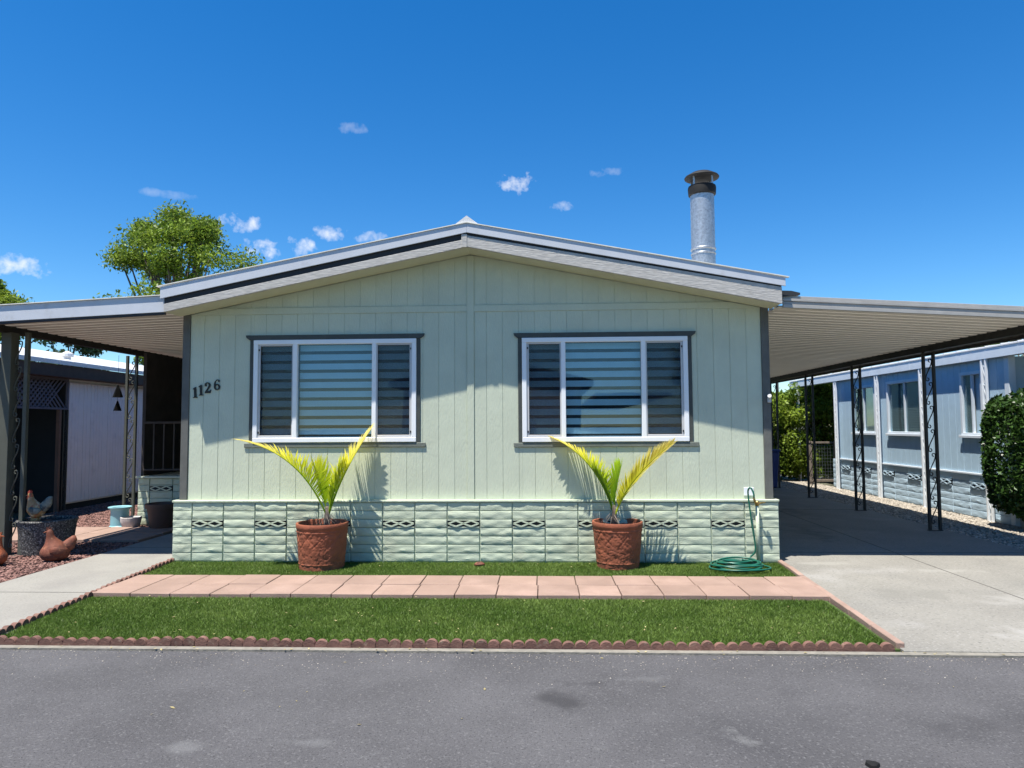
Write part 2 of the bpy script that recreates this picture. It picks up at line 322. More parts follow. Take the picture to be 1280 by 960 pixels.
# ------------------------------------------------------------------ the ground
struct(B(-400, 400, -400, 400, -.5, -.06).build('ground', 'ground'))
struct(B(-90, 90, -10.8, -3.42, -.3, -.028).build('road', 'asphalt'))
struct(B(-90, 90, -3.42, -3.355, -.3, -.012).build('concrete_lip', 'asphalt_lip'))
struct(B(-90, 90, -10.95, -10.8, -.3, .08).build('far_kerb', 'asphalt_lip'))
# left walkway : two slabs with a joint
wk = struct(MB().prism([(-5.03, -3.355), (-3.50, -3.355), (-3.79, -.02), (-3.79, 9), (-5.03, 9)], 'z', -.3, -.004).build('walkway', 'concrete', bevel=.004))
dr = struct(MB().prism([(3.56, -3.355), (14, -3.355), (14, -1.2), (7.22, -.2), (7.22, 16), (3.80, 16), (3.80, -.05)], 'z', -.3, -.004).build('driveway', 'concrete_drive', bevel=.004))
for jp in ([(3.80, .62), (7.2, .62), (7.2, .632), (3.80, .632)], [(5.46, -3.3), (5.472, -3.3), (5.472, 12), (5.46, 12)], [(3.80, 5.2), (7.2, 5.2), (7.2, 5.212), (3.80, 5.212)]): MB().prism(jp, 'z', -.02, -.0015).build('slab_joint', 'joint', dr)
for yj in (-1.7, .9, 3.4): B(-5.03, -3.8 if yj > 0 else -3.68, yj, yj+.01, -.02, -.0015).build('slab_joint', 'joint', wk)
struct(B(-3.79, 3.80, -.95, .3, -.3, -.012).build('rear_lawn_bed', 'turf_base'))
struct(MB().prism([(-3.52, -3.30), (3.56, -3.30), (3.60, -1.86), (-3.65, -1.86)], 'z', -.3, -.012).build('front_lawn_bed', 'turf_base'))
def blades(name, poly_fn, n, h):
    P = poly_fn(n); n = len(P); a = rng.uniform(0, 2*np.pi, n); wd = rng.uniform(.002, .0042, n); hh = h*rng.uniform(.55, 1.15, n)
    d = np.stack([np.cos(a), np.sin(a), np.zeros(n)], 1)*wd[:, None]; lean = rng.normal(0, .55, (n, 2))*hh[:, None]
    top = P+np.stack([lean[:, 0], lean[:, 1]-hh*.15, hh], 1); V = np.stack([P-d, P+d, top], 1).reshape(-1, 3)
    return np_mesh(name, V, np.arange(3*n).reshape(-1, 3), 'grass')
def front_poly(n):
    y = -3.285+(3.285-1.875)*rng.uniform(0, 1, n); t = (y+3.3)/1.44; x0 = -3.50-.13*t; x1 = 3.52+.04*t
    return np.stack([x0+(x1-x0)*rng.uniform(0, 1, n), y, np.full(n, -.014)], 1)
def back_poly(n):
    y = rng.uniform(-.965, -.085, n); return np.stack([rng.uniform(-3.76, 3.74, n)*1.0, y, np.full(n, -.014)], 1)
tag(stuff(link('grass', blades('grass', front_poly, 250000, .027))), 'green artificial turf between pink paver path and street edging', 'grass')
tag(stuff(link('grass', blades('grass', back_poly, 140000, .026))), 'green artificial turf strip at the foot of the house', 'grass')
# paver path : two rows of square pavers
path = struct(B(-3.70, 3.66, -1.845, -.975, -.3, -.02).build('paver_path', 'soil'))
pm = [B(-.2, .2, -.212, .212, -.05, .0, .005).mesh('paver', 'paver') for _ in range(1)][0]
for r in range(2):
    for i in range(18):
        x = -3.455+i*.408
        if x > 3.52: continue
        sx = 1
        link('paver', pm, path, (x+(.0 if r == 0 else .012), -1.19-.436*r+random.uniform(-.003, .003), -.0+.028+random.uniform(-.004, .004)), (random.uniform(-.006, .006), random.uniform(-.006, .006), random.uniform(-.006, .006)), (sx, 1, 1))
# stepping pavers across the red rock
side = struct(B(-8.0, -5.06, 1.42, 2.78, -.3, -.035).build('side_path', 'soil'))
for r in range(2):
    for i in range(5):
        link('paver', pm, side, (-5.42-i*.62, 1.78+r*.66+random.uniform(-.01, .01), .012+random.uniform(-.004, .004)), (0, 0, random.uniform(-.012, .012)), (1.5, 1.5, 1))
# rock beds
struct(B(-9.1, -5.05, -3.35, 12, -.3, -.03).build('red_rock_bed', 'lava_bed'))
def scatter_rect(n, x0, x1, y0, y1, z): return np.stack([rng.uniform(x0, x1, n), rng.uniform(y0, y1, n), np.full(n, z)], 1)
p = scatter_rect(42000, -9.0, -5.04, -3.3, 9, -.022); p = p[~((p[:, 0] > -8.35) & (p[:, 1] > 1.44) & (p[:, 1] < 2.76))]
tag(stuff(link('lava_rock', scatter_mesh('lava_rock', p, ICO_V, ICO_F, rng.uniform(.009, .022, len(p)), 'lava_rock'))), 'crushed red lava rock beside the concrete walkway', 'rocks')
struct(B(7.20, 8.75, -.3, 18, -.3, -.028).build('gravel_bed', 'gravel_bed'))
p = scatter_rect(16000, 7.2, 8.62, -.3, 12, -.02)
tag(stuff(link('gravel', scatter_mesh('gravel', p, ICO_V, ICO_F, rng.uniform(.012, .028, len(p)), 'gravel_stone'))), 'pale pea gravel strip between carport slab and blue house', 'gravel')

# ------------------------------------------------------------------ rock-face blocks (shared by all skirtings)
def block_mesh(w_, h_, seed, m):
    us = [0, .014]+[.05+.9*k/12 for k in range(13)]+[.986, 1]; vs = [0, .05, .16, .32, .5, .68, .84, .95, 1]; nx, nz_ = len(us), len(vs); V = []; F = []
    for j, v in enumerate(vs):
        for i, u in enumerate(us):
            q = Vector((u*w_*7+seed*7.3, v*h_*16+seed*3.1, seed)); ed = i in (0, nx-1) or j in (0, nz_-1)
            dd = .0115+math.sin(math.pi*v)*(.004+.0085*mnoise.fractal(q, .7, 2.1, 4))
            V.append(((u-.5)*w_, -.003 if ed else -max(.006, dd), v*h_))
    k = len(V)
    for j in range(nz_-1):
        for i in range(nx-1): a = j*nx+i; F.append((a, a+1, a+nx+1, a+nx))
    bx = [(-.5*w_, .03, 0), (.5*w_, .03, 0), (.5*w_, .03, h_), (-.5*w_, .03, h_)]; V += bx
    F.append((k+3, k+2, k+1, k)); F.append(tuple(range(nx))[::-1]+(k, k+1)); F.append(tuple((nz_-1)*nx+i for i in range(nx))+(k+2, k+3))
    F.append(tuple(j*nx for j in range(nz_))+(k+3, k)); F.append(tuple(j*nx+nx-1 for j in range(nz_))[::-1]+(k+1, k+2))
    b = MB(); b.v = V; b.f = F; me = b.mesh('skirting_block', m, True); me.set_sharp_from_angle(angle=R(24)); return me
BW, BH = .392, .0985
BLK = [block_mesh(BW, BH, s+.5, 'block') for s in range(7)]
def vent_mesh(m):
    b = MB(); hw, hh = BW/2, BH/2
    def bar(x0, z0, x1, z1, t=.009):
        d = Vector((x1-x0, 0, z1-z0)); n = Vector((-d.z, 0, d.x)).normalized()*t; a, c = Vector((x0, 0, z0)), Vector((x1, 0, z1))
        P = [a-n, c-n, c+n, a+n]; b.add([(q.x, -.022, q.z) for q in P]+[(q.x, -.004, q.z) for q in P], [(0, 1, 2, 3), (7, 6, 5, 4), (0, 4, 5, 1), (1, 5, 6, 2), (2, 6, 7, 3), (3, 7, 4, 0)])
    for k in (-1, 1):
        c = k*hw*.48
        for sx in (-1, 1):
            for sz in (-1, 1): bar(c+sx*hw*.48, hh, c, hh+sz*(hh-.014))
    b.box(-hw, hw, -.016, .0, 0, .012); b.box(-hw, hw, -.016, .0, BH-.012, BH)
    return b.mesh('skirting_vent', m)
VENT = vent_mesh('block')
VHOLE = B(-BW/2, BW/2, .006, .02, .0, BH).mesh('vent_opening', 'room_dark')

# ------------------------------------------------------------------ THE HOUSE
H = thing('mobile_home', 'sage green manufactured home with low gable, two windows and block skirting', 'house', (0, 0, 0))
# skirting
SK0, SK1 = -3.78, 3.77
B(SK0, SK1, -.055, -.02, -.02, .745).build('skirting_backing', 'block_joint', H)
edges = [SK0, -3.53]+[-3.53+.405*(i+1) for i in range(17)]+[SK1]
for c in range(len(edges)-1):
    x0, x1 = edges[c], edges[c+1]; sx = (x1-x0-.010)/BW
    for r in range(7):
        z = .004+r*.1035; cx = (x0+x1)/2
        if c % 2 == 1 and r == 4:
            link('skirting_vent', VENT, H, (cx, -.062, z), scale=(sx, 1, 1)); link('vent_opening', VHOLE, H, (cx, -.078, z), scale=(sx, 1, 1)); continue
        link('skirting_block', random.choice(BLK), H, (cx, -.058, z), scale=(sx*random.choice((-1, 1)), random.uniform(.8, 1.15), 1))
B(SK0-.004, SK1+.004, -.085, .02, .732, .757, .004).build('skirting_cap', 'block', H)
for sgn, xx in ((-1, SK0), (1, SK1)):     # skirting return along the sides
    B(min(xx, xx-sgn*.05), max(xx, xx-sgn*.05), -.018, 18, -.02, .731).build('side_skirting', 'block', H)
# hull
WIN = [(-2.79, -.69, 1.48, 2.79, -2.25, -1.23), (.65, 2.72, 1.47, 2.78, 1.17, 2.17)]
PK, SL = 3.86, .2
def ceil(x): return PK-SL*abs(x)
B(-3.70, -3.66, .04, 18, .76, 3.12).build('side_wall', 'siding', H); B(3.66, 3.70, .04, 18, .76, 3.12).build('side_wall', 'siding', H)
def hull():
    b = MB(); xs = [-3.69, WIN[0][0], WIN[0][1], WIN[1][0], WIN[1][1], 3.69]
    def quad(x0, x1, z0, z1): b.box(x0, x1, .0005, .05, z0, z1)
    quad(xs[0], xs[1], .75, 3.1); quad(xs[2], xs[3], .75, 3.1); quad(xs[4], xs[5], .75, 3.1)
    for (a, c, z0, z1, _, _) in WIN: quad(a, c, .75, z0); quad(a, c, z1, 3.1)
    b.prism([(-3.69, 3.102), (3.69, 3.102), (3.69, ceil(3.69)), (0, ceil(0)), (-3.69, ceil(3.69))], 'y', .0005, .05)
    b.build('wall_backing', 'siding', H)
hull()
# each grooved board is its own piece
PIT = .2027; GAP = .0019
for i in range(-18, 18):
    x0, x1 = i*PIT, (i+1)*PIT
    if x1 < 0 or x0 > 0: pass
    a, c = max(x0, -3.63)+GAP, min(x1, 3.63)-GAP
    if i == -1: c = -.047
    if i == 0: a = .047
    if c-a < .02: continue
    segs = [(a, c, .757, 3.125)]
    for (wx0, wx1, z0, z1, _, _) in WIN:
        new = []
        for (p, q, zz0, zz1) in segs:
            if q <= wx0 or p >= wx1: new.append((p, q, zz0, zz1)); continue
            if p < wx0: new.append((p, wx0, zz0, zz1))
            if q > wx1: new.append((wx1, q, zz0, zz1))
            pp, qq = max(p, wx0), min(q, wx1); new += [(pp, qq, zz0, z0), (pp, qq, z1, zz1)]
        segs = new
    for (p, q, zz0, zz1) in segs:
        if q-p < .012: continue
        B(p, q, -.0045, .0, zz0, zz1, .0022).build('siding_board', 'siding', H)
    t0, t1 = ceil(a), ceil(c)
    if min(t0, t1) > 3.23: MB().prism([(a, 3.212), (c, 3.212), (c, t1), (a, t0)], 'y', -.0045, .0).build('siding_board', 'siding', H)
# battens and corner boards
B(-.045, .045, -.018, .012, .757, PK-.01, .004).build('vertical_batten', 'siding', H)
for s in (-1, 1):
    xa = (PK-3.205)/SL-.02
    MB().prism([(s*.046, 3.125), (s*3.63, 3.125), (s*(3.63), 3.128), (s*xa, 3.205), (s*.046, 3.205)], 'y', -.016, .012).build('horizontal_batten', 'siding', H, bevel=.003)
    B(*sorted((s*3.63, s*3.725)), -.022, .09, .757, ceil(3.7)+.02, .004).build('corner_board', 'corner_trim', H)
# roof, soffit, fascia
YF = -.385
for s in (-1, 1):
    e = s*3.76
    MB().prism([(0, PK), (e, ceil(3.76)), (e, ceil(3.76)+.02), (0, PK+.02)], 'y', YF, -.024).build('soffit', 'soffit', H)
    for k in range(1, 10):
        pass
    if s < 0:
        w0, w1, d0, d1 = .092, .095, .165, .165
    else:
        w0, w1, d0, d1 = .135, .195, .165, .208
    zc = ceil(3.76)
    px = .052 if s < 0 else .003
    MB().prism([(s*px, ceil(px)-.006), (e, zc-.006), (e, zc+w1), (s*px, ceil(px)+w0)], 'y', YF-.045, YF).build('fascia_board', 'wood_grey', H, bevel=.004)
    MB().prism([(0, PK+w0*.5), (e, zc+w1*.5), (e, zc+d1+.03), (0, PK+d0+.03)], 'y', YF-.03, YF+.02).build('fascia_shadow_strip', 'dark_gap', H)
    MB().prism([(0, PK+d0), (s*3.80, zc+d1-.008), (s*3.80, zc+.303), (0, PK+.282)], 'y', YF-.062, YF-.047).build('drip_edge', 'drip_white', H, bevel=.004)
    MB().prism([(0, PK+.283), (s*3.84, zc+.304), (s*3.84, zc+.315), (0, PK+.294)], 'y', YF-.074, YF-.02).build('drip_edge_lip', 'drip_top', H)
    MB().prism([(0, PK+.022), (s*3.76, zc+.022), (s*3.76, zc+.295), (0, PK+.275)], 'y', -.02 if False else YF+.022, 18.2).build('roof', 'metal_white', H)
B(-.066, .004, YF-.052, YF, PK-.012, PK+.15, .004).build('ridge_block', 'wood_grey', H)
MB().prism([(-.14, PK+.27), (.14, PK+.27), (.0, PK+.375)], 'y', YF-.06, 18.2).build('ridge_cap', 'metal_white', H)
# windows
def window(W):
    x0, x1, z0, z1, m1, m2 = W; fw = .058
    fr = MB().box(x0, x1, -.034, .06, z0, z0+fw, .004).box(x0, x1, -.034, .06, z1-fw, z1, .004).box(x0, x0+fw, -.032, .06, z0+fw, z1-fw, .004).box(x1-fw, x1, -.032, .06, z0+fw, z1-fw, .004)
    o = fr.build('window', 'vinyl', H)
    for m_ in (m1, m2): B(m_-.028, m_+.028, -.030, .06, z0+fw-.002, z1-fw+.002, .004).build('mullion', 'vinyl', o)
    lights = [(x0+fw, m1-.028), (m1+.028, m2-.028), (m2+.028, x1-fw)]
    for k, (a, c) in enumerate(lights):
        zz0, zz1 = z0+fw, z1-fw
        if k != 1:
            t = .030; s = MB().box(a, c, -.018, .0, zz0, zz0+t, .003).box(a, c, -.018, .0, zz1-t*.7, zz1, .003).box(a, a+t*(.55 if k == 2 else 1), -.017, .0, zz0+t, zz1-t*.7, .003).box(c-t*(.55 if k == 0 else 1), c, -.017, .0, zz0+t, zz1-t*.7, .003)
            s.build('sash', 'sash', o)
            B(a+.015, c-.015, -.0115, -.0105, zz0+.02, zz1-.02).build('insect_screen', 'screen', o)
            lx = a+.014 if k == 0 else c-.014
            for zz in (zz0+.07, zz1-.07): B(lx-.008, lx+.008, -.024, -.0165, zz-.012, zz+.012).build('latch', 'black_metal', o)
        B(a, c, .02, .026, zz0, zz1).build('pane', 'glass', o)
        # zebra blind : opaque bands with sheer gaps
        n = 10; pitch = (zz1-zz0)/n
        for q in range(n):
            zb = zz0+q*pitch
            B(a-.005, c+.005, .095, .098, zb+.040, zb+pitch-.002).build('blind_band', 'blind_light', o)
        B(a-.005, c+.005, .112, .114, zz0, zz1).build('blind_backing', 'blind_dark', o)
        B(a, c, .085, .125, zz0-.01, zz0+.014).build('blind_rail', 'blind_light', o)
    # dark painted surround
    hd = MB().prism([(x0-.105, z1+.062), (x1+.105, z1+.062), (x1+.095, z1+.030), (x1+.055, z1+.002), (x0-.055, z1+.002), (x0-.095, z1+.030)], 'y', -.032, -.007); hd.build('window_head_trim', 'trim_dark', o)
    for a, c in ((x0-.05, x0-.002), (x1+.002, x1+.05)): B(a, c, -.020, -.007, z0-.006, z1+.0, .003).build('window_side_trim', 'trim_dark', o)
    B(x0-.11, x1+.12, -.024, -.007, z0-.066, z0-.008, .006).build('window_sill', 'trim_sill', o)
    rm = MB().box(x0-.1, x1+.1, .5, .52, z0-.1, z1+.1); rm.build('room_back', 'room_dark', o)
    return o
for W in WIN: window(W)
# house numbers : serif numerals climbing to the right
def glyph(loops, name, loc, h, rot):
    cu = bpy.data.curves.new(name, 'CURVE'); cu.dimensions = '2D'; cu.fill_mode = 'BOTH'; cu.extrude = .006/h
    for L in loops:
        sp = cu.splines.new('POLY'); sp.points.add(len(L)-1); sp.use_cyclic_u = True
        for q, (a, c) in zip(sp.points, L): q.co = (a, c, 0, 1)
    tmp = bpy.data.objects.new('tmp', cu); col.objects.link(tmp); dg = bpy.context.evaluated_depsgraph_get(); me = bpy.data.meshes.new_from_object(tmp.evaluated_get(dg)); bpy.data.objects.remove(tmp)
    me.materials.clear(); me.materials.append(MATS['number_black']); me.name = name
    return link(name, me, H, loc, (math.pi/2, 0, 0), (h, h, h)), rot
def ell(cx, cy, rx, ry, a0, a1, n=18): return [(cx+rx*math.cos(R(a0+(a1-a0)*i/(n-1))), cy+ry*math.sin(R(a0+(a1-a0)*i/(n-1)))) for i in range(n)]
one = [[(.0, 0), (.40, 0), (.40, .07), (.30, .10), (.30, 1.0), (.21, 1.0), (.0, .86), (.0, .79), (.10, .80), (.10, .10), (.0, .07)]]
two = [[(.0, 0)]+[(.52, 0), (.62, .30), (.56, .30), (.50, .20), (.22, .20)]+ell(.28, .72, .30, .28, -35, 150, 16)+[(.02, .70), (.08, .62), (.18, .64), (.20, .74)]+ell(.27, .76, .13, .16, 150, -25, 10)+[(.30, .50), (.02, .13)]]
six = [ell(.30, .30, .29, .30, -180, 145, 30)+[(.14, .56), (.17, .72)]+ell(.36, .80, .17, .13, 160, 60, 6)+[(.42, .80), (.50, .74), (.57, .82)]+ell(.38, .84, .20, .16, 10, 130, 9)+[(.10, .80), (.02, .60)], ell(.30, .29, .13, .20, 0, 350, 24)]
for L, x, z in ((one, -3.575, 2.055), (one, -3.500, 2.085), (two, -3.425, 2.115), (six, -3.305, 2.150)):
    o, _ = glyph(L, 'house_number_digit', (x, -.013, z), .138, 0); o.rotation_euler = (math.pi/2, 0, 0)
    o.rotation_euler = (math.pi/2, -R(3), 0)
# flue pipe
fx, fy = 3.30, 1.5
fl = MB().lathe([(.172, 3.35), (.172, 5.12)], 36, fx, fy).build('flue_pipe', 'galv', H, auto=True)
MB().lathe([(.178, 4.235), (.184, 4.245), (.184, 4.262), (.178, 4.272)], 36, fx, fy).build('pipe_band', 'galv', fl, auto=True)
MB().lathe([(.178, 4.17), (.181, 4.175), (.181, 4.19), (.178, 4.195)], 36, fx, fy).build('pipe_band', 'galv', fl, auto=True)
MB().lathe([(.176, 5.06), (.198, 5.075), (.205, 5.17), (.198, 5.20), (.186, 5.20), (.180, 5.10)], 36, fx, fy).build('cap_collar', 'soot', fl, auto=True)
for k in range(4):
    a = R(40+90*k); MB().box(fx+.185*math.cos(a)-.012, fx+.185*math.cos(a)+.012, fy+.185*math.sin(a)-.006, fy+.185*math.sin(a)+.006, 5.18, 5.335).build('cap_strut', 'galv', fl)
MB().lathe([(.10, 5.32), (.247, 5.325), (.252, 5.335), (.24, 5.352), (.15, 5.405), (.02, 5.425)], 36, fx, fy).build('rain_cap', 'soot', fl, auto=True)
# corner floodlight
lx, lz = 3.70, 1.99
lamp = MB().box(lx-.02, lx+.022, -.06, -.022, lz-.05, lz+.05, .006).build('security_light', 'sash', H)
MB().tube([(lx, -.06, lz), (lx-.01, -.10, lz+.01), (lx-.03, -.15, lz+.03)], [.012, .017, .024], 12).build('lamp_head', 'sash', lamp)

# wall hydrant and hose
sp = thing('standpipe', 'green painted water pipe with brass tap at the block skirting', 'standpipe', (3.49, -.13, 0))
MB().tube([(0, 0, -.01), (0, 0, .70)], .021, 12).build('pipe', 'block', sp, smooth=True)
MB().tube([(0, 0, .69), (0, 0, .745)], .026, 10).tube([(0, .0, .72), (-.03, -.03, .735), (-.055, -.06, .79)], .014, 8).build('tap_body', 'brass', sp, smooth=True)
MB().tube([(.012, -.03, .72), (.05, -.06, .73)], .008, 6).lathe([(.004, .728), (.026, .730), (.026, .738), (.004, .742)], 12, .06, -.06).build('tap_handle', 'brass', sp)
tag(B(3.37, 3.49, -.016, -.007, .80, .90, .003).build('wall_plate', 'white_plastic'), 'small white cover plate on the green siding above the tap', 'cover plate')
pts = []
nl = 7
for i in range(nl*36+1):
    t = i/36; a = 2*math.pi*t+R(60); rr = .33-.027*t*(.8)+.03*math.sin(2.3*t+.4)+.012*math.sin(5*a*.37)
    pts.append((3.16+rr*1.0*math.cos(a)+.03*math.sin(t*1.7), -.47+rr*.78*math.sin(a)+.02*math.cos(t*2.1), .022+.011*t+.012*math.sin(a*1.5+t)))
up = []
P0 = Vector(pts[0])
ctrl = [P0, P0+Vector((.05, .05, .05)), Vector((3.445, -.17, .18)), Vector((3.41, -.16, .50)), Vector((3.385, -.14, .80)), Vector((3.385, -.15, .885)), Vector((3.41, -.17, .905)), Vector((3.435, -.19, .84)), Vector((3.437, -.19, .795))]
def catmull(c, n=8):
    o = []
    c = [c[0]*2-c[1]]+c+[c[-1]*2-c[-2]]
    for i in range(1, len(c)-2):
        for k in range(n):
            t = k/n; o.append(.5*((2*c[i])+(c[i+1]-c[i-1])*t+(2*c[i-1]-5*c[i]+4*c[i+1]-c[i+2])*t*t+(3*c[i]-c[i-1]-3*c[i+1]+c[i+2])*t**3))
    o.append(c[-2]); return o
full = catmull(ctrl)[::-1]+[Vector(q) for q in pts[1:]]
tag(MB().tube(full, .0105, 8).build('garden_hose', 'hose_green', smooth=True), 'dark green garden hose coiled on the turf below the tap', 'hose')

# ------------------------------------------------------------------ carport roofs
def pan_mesh(width, pitch, m):     # one roof pan running away from the house, rib at its edge
    prof = [(0, 0), (pitch*.60, 0), (pitch*.70, .038), (pitch*.88, .038), (pitch-.003, .002)]
    up = [(y, z+.006) for y, z in prof][::-1]
    b = MB(); b.prism(prof+up, 'x', 0, width); return b.mesh('roof_panel', m)
def scroll_post(parent, x, y, z0, z1, gap, s, m, axis='x', scroll=True, s2=None, name='post', n=None):
    s2 = s2 or s
    ax = (1, 0) if axis == 'x' else (0, 1)
    b = MB()
    for k, sz in ((-.5, s), (.5, s2)):
        cx, cy = x+ax[0]*k*gap, y+ax[1]*k*gap; b.box(cx-sz/2, cx+sz/2, cy-sz/2, cy+sz/2, z0, z1, min(.004, sz*.1))
    b.box(x-gap*.5*ax[0]-.03, x+gap*.5*ax[0]+.03, y-gap*.5*ax[1]-.03, y+gap*.5*ax[1]+.03, z0, z0+.012); o = b.build(name, m, parent)
    if scroll:
        c = MB(); hh = gap*.5-max(s, s2)*.5; n = n or int((z1-z0)/.36); st = (z1-z0-.2)/n
        for q in range(n):
            zc = z0+.1+st*(q+.5); P = []
            for i in range(25):
                t = -1+2*i/24; u = math.sin(t*math.pi*.5)*hh*.85*(1 if q % 2 else 1); P.append((u, zc+t*st*.40))
            # curl both ends into hooks
            r = hh*.42
            top = [(P[-1][0]-r+r*math.cos(R(a)), P[-1][1]+r*math.sin(R(a))) for a in range(0, 271, 30)]
            bot = [(P[0][0]+r-r*math.cos(R(a)), P[0][1]-r*math.sin(R(a))) for a in range(0, 271, 30)]
            PP = bot[::-1]+P+top
            c.tube([(x+ax[0]*u, y+ax[1]*u, z) for u, z in PP], min(.009, max(.006, s*.2)), 5)
        c.build('scrollwork', m, o)
    return o
CR = thing('carport', 'open metal carport over the driveway with black scroll posts', 'carport', (3.73, 0, 0))
CR.location = (0, 0, 0)
PIT_R = .205; sl = -.060
pan = pan_mesh(3.62, PIT_R, 'cream_pan'); Y0 = -.30; nR = 62
for i in range(nR):
    link('roof_panel', pan, CR, (3.765, Y0+i*PIT_R, 3.085), (0, -math.atan(sl), 0))
ZR = lambda x: 3.085+sl*(x-3.765)
for k, (za, zb, dy) in enumerate(((-.012, .030, .0), (.034, .066, .014), (.070, .100, .0), (.104, .135, .016))):
    MB().prism([(3.80, ZR(3.80)+za), (7.40, ZR(7.40)+za), (7.40, ZR(7.40)+zb), (3.80, ZR(3.80)+zb)], 'y', Y0-.045+dy, Y0-.004).build('front_trim', 'pan_edge', CR, bevel=.003)
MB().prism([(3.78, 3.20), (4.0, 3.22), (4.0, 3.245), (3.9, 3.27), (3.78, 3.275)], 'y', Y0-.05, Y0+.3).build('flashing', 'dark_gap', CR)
B(6.955, 7.055, Y0+.02, Y0+nR*PIT_R-.05, 2.80, ZR(7.0)+.043).build('beam', 'beam_dark', CR)
B(7.385, 7.43, Y0, Y0+nR*PIT_R, ZR(7.4)-.06, ZR(7.4)+.05, .004).build('gutter', 'beam_dark', CR)
for y in (2.50, 5.04, 7.42, 9.85, 12.2): scroll_post(CR, 7.02, y, -.004, 2.80, .155, .042, 'black_metal', n=7)

CL = thing('porch_awning', 'metal awning over the walkway with pale fascia and olive scroll posts', 'awning')
sl2 = .035; XL = -6.42
panL = pan_mesh(2.76, PIT_R, 'cream_pan'); nL = 58
for i in range(nL): link('roof_panel', panL, CL, (-6.50, Y0+i*PIT_R, 3.105-sl2*2.76+.06), (0, -math.atan(sl2), 0))
ZL = lambda x: 3.105+.06+sl2*(x+3.74)
MB().prism([(-6.62, ZL(-6.62)-.075), (-3.785, ZL(-3.785)-.050), (-3.785, ZL(-3.785)+.155), (-6.62, ZL(-6.62)+.125)], 'y', Y0-.065, Y0-.03).build('fascia', 'drip_white', CL, bevel=.004)
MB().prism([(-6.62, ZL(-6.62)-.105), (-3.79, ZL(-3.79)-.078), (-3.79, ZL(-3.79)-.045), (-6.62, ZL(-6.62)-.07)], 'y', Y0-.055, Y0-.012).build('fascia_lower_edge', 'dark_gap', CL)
MB().prism([(-6.62, ZL(-6.62)+.127), (-3.785, ZL(-3.785)+.157), (-3.785, ZL(-3.785)+.168), (-6.62, ZL(-6.62)+.138)], 'y', Y0-.085, Y0+.06).build('fascia_lip', 'drip_top', CL)
B(-6.475, -6.375, Y0+.01, Y0+nL*PIT_R, 2.985, ZL(-6.42)+.043).build('beam', 'beam_dark', CL)
B(-6.60, -6.53, Y0, Y0+nL*PIT_R, ZL(-6.5)-.06, ZL(-6.5)+.06, .004).build('gutter', 'beam_dark', CL)
scroll_post(CL, -6.235, .40, -.03, 2.984, .25, .145, 'post_olive', s2=.055, n=8)
scroll_post(CL, -6.53, 3.50, -.03, 2.984, .17, .045, 'post_olive', n=8)
scroll_post(CL, -6.45, 6.6, -.03, 2.984, .17, .045, 'post_olive', n=8)
scroll_post(CL, -6.45, 10.2, -.03, 2.984, .17, .045, 'post_olive', n=8)

# ------------------------------------------------------------------ side porch
PO = thing('side_porch', 'shaded side porch with block skirting, railing and dark enclosure', 'porch')
B(-6.12, -3.80, 3.14, 7.6, -.02, .80).build('porch_base', 'block_joint', PO)
B(-6.15, -3.80, 3.06, 7.6, .802, .835, .004).build('porch_deck', 'siding', PO)
px = [-6.14, -5.93, -5.52, -5.11, -4.70, -4.29, -3.88]
for c in range(6):
    x0, x1 = px[c], px[c+1]; sx = (x1-x0-.01)/BW
    for r in range(7):
        z = r*.114; cx = (x0+x1)/2
        if c in (1, 3, 5) and r == 5:
            link('skirting_vent', VENT, PO, (cx, 3.125, z), scale=(sx, 1, 1.08)); link('vent_opening', VHOLE, PO, (cx, 3.11, z), scale=(sx, 1, 1.08)); continue
        link('skirting_block', random.choice(BLK), PO, (cx, 3.13, z), scale=(sx, 1, 1.1))
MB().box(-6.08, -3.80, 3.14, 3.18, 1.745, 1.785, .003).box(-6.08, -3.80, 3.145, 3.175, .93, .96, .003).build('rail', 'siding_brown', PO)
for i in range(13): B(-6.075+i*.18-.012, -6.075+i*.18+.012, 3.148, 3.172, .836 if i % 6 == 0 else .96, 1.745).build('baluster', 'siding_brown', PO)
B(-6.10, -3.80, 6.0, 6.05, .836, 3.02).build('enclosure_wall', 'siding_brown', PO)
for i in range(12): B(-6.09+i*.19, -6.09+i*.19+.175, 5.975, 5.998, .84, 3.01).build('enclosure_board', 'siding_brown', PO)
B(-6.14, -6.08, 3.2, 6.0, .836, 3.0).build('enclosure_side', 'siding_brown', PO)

# hanging wind bells
for z, k in ((2.33, 1.0), (2.07, .8)):
    t = thing('wind_bell', 'large black triangular wind bell hanging beside the scroll post' if k == 1 else 'small black triangular wind bell below the large one', 'wind bell', (-6.50, 3.05, z-.12*k))
    b = MB(); b.lathe([(.10*k, 0), (.092*k, .015*k), (.045*k, .14*k), (.008, .22*k)], 4); o = b.build('bell', 'black_matte', t)
    MB().tube([(0, 0, .2*k), (0, 0, (2.95-z+.12) if k == 1 else .42*k)], .003, 5).build('cord', 'black_metal', t)

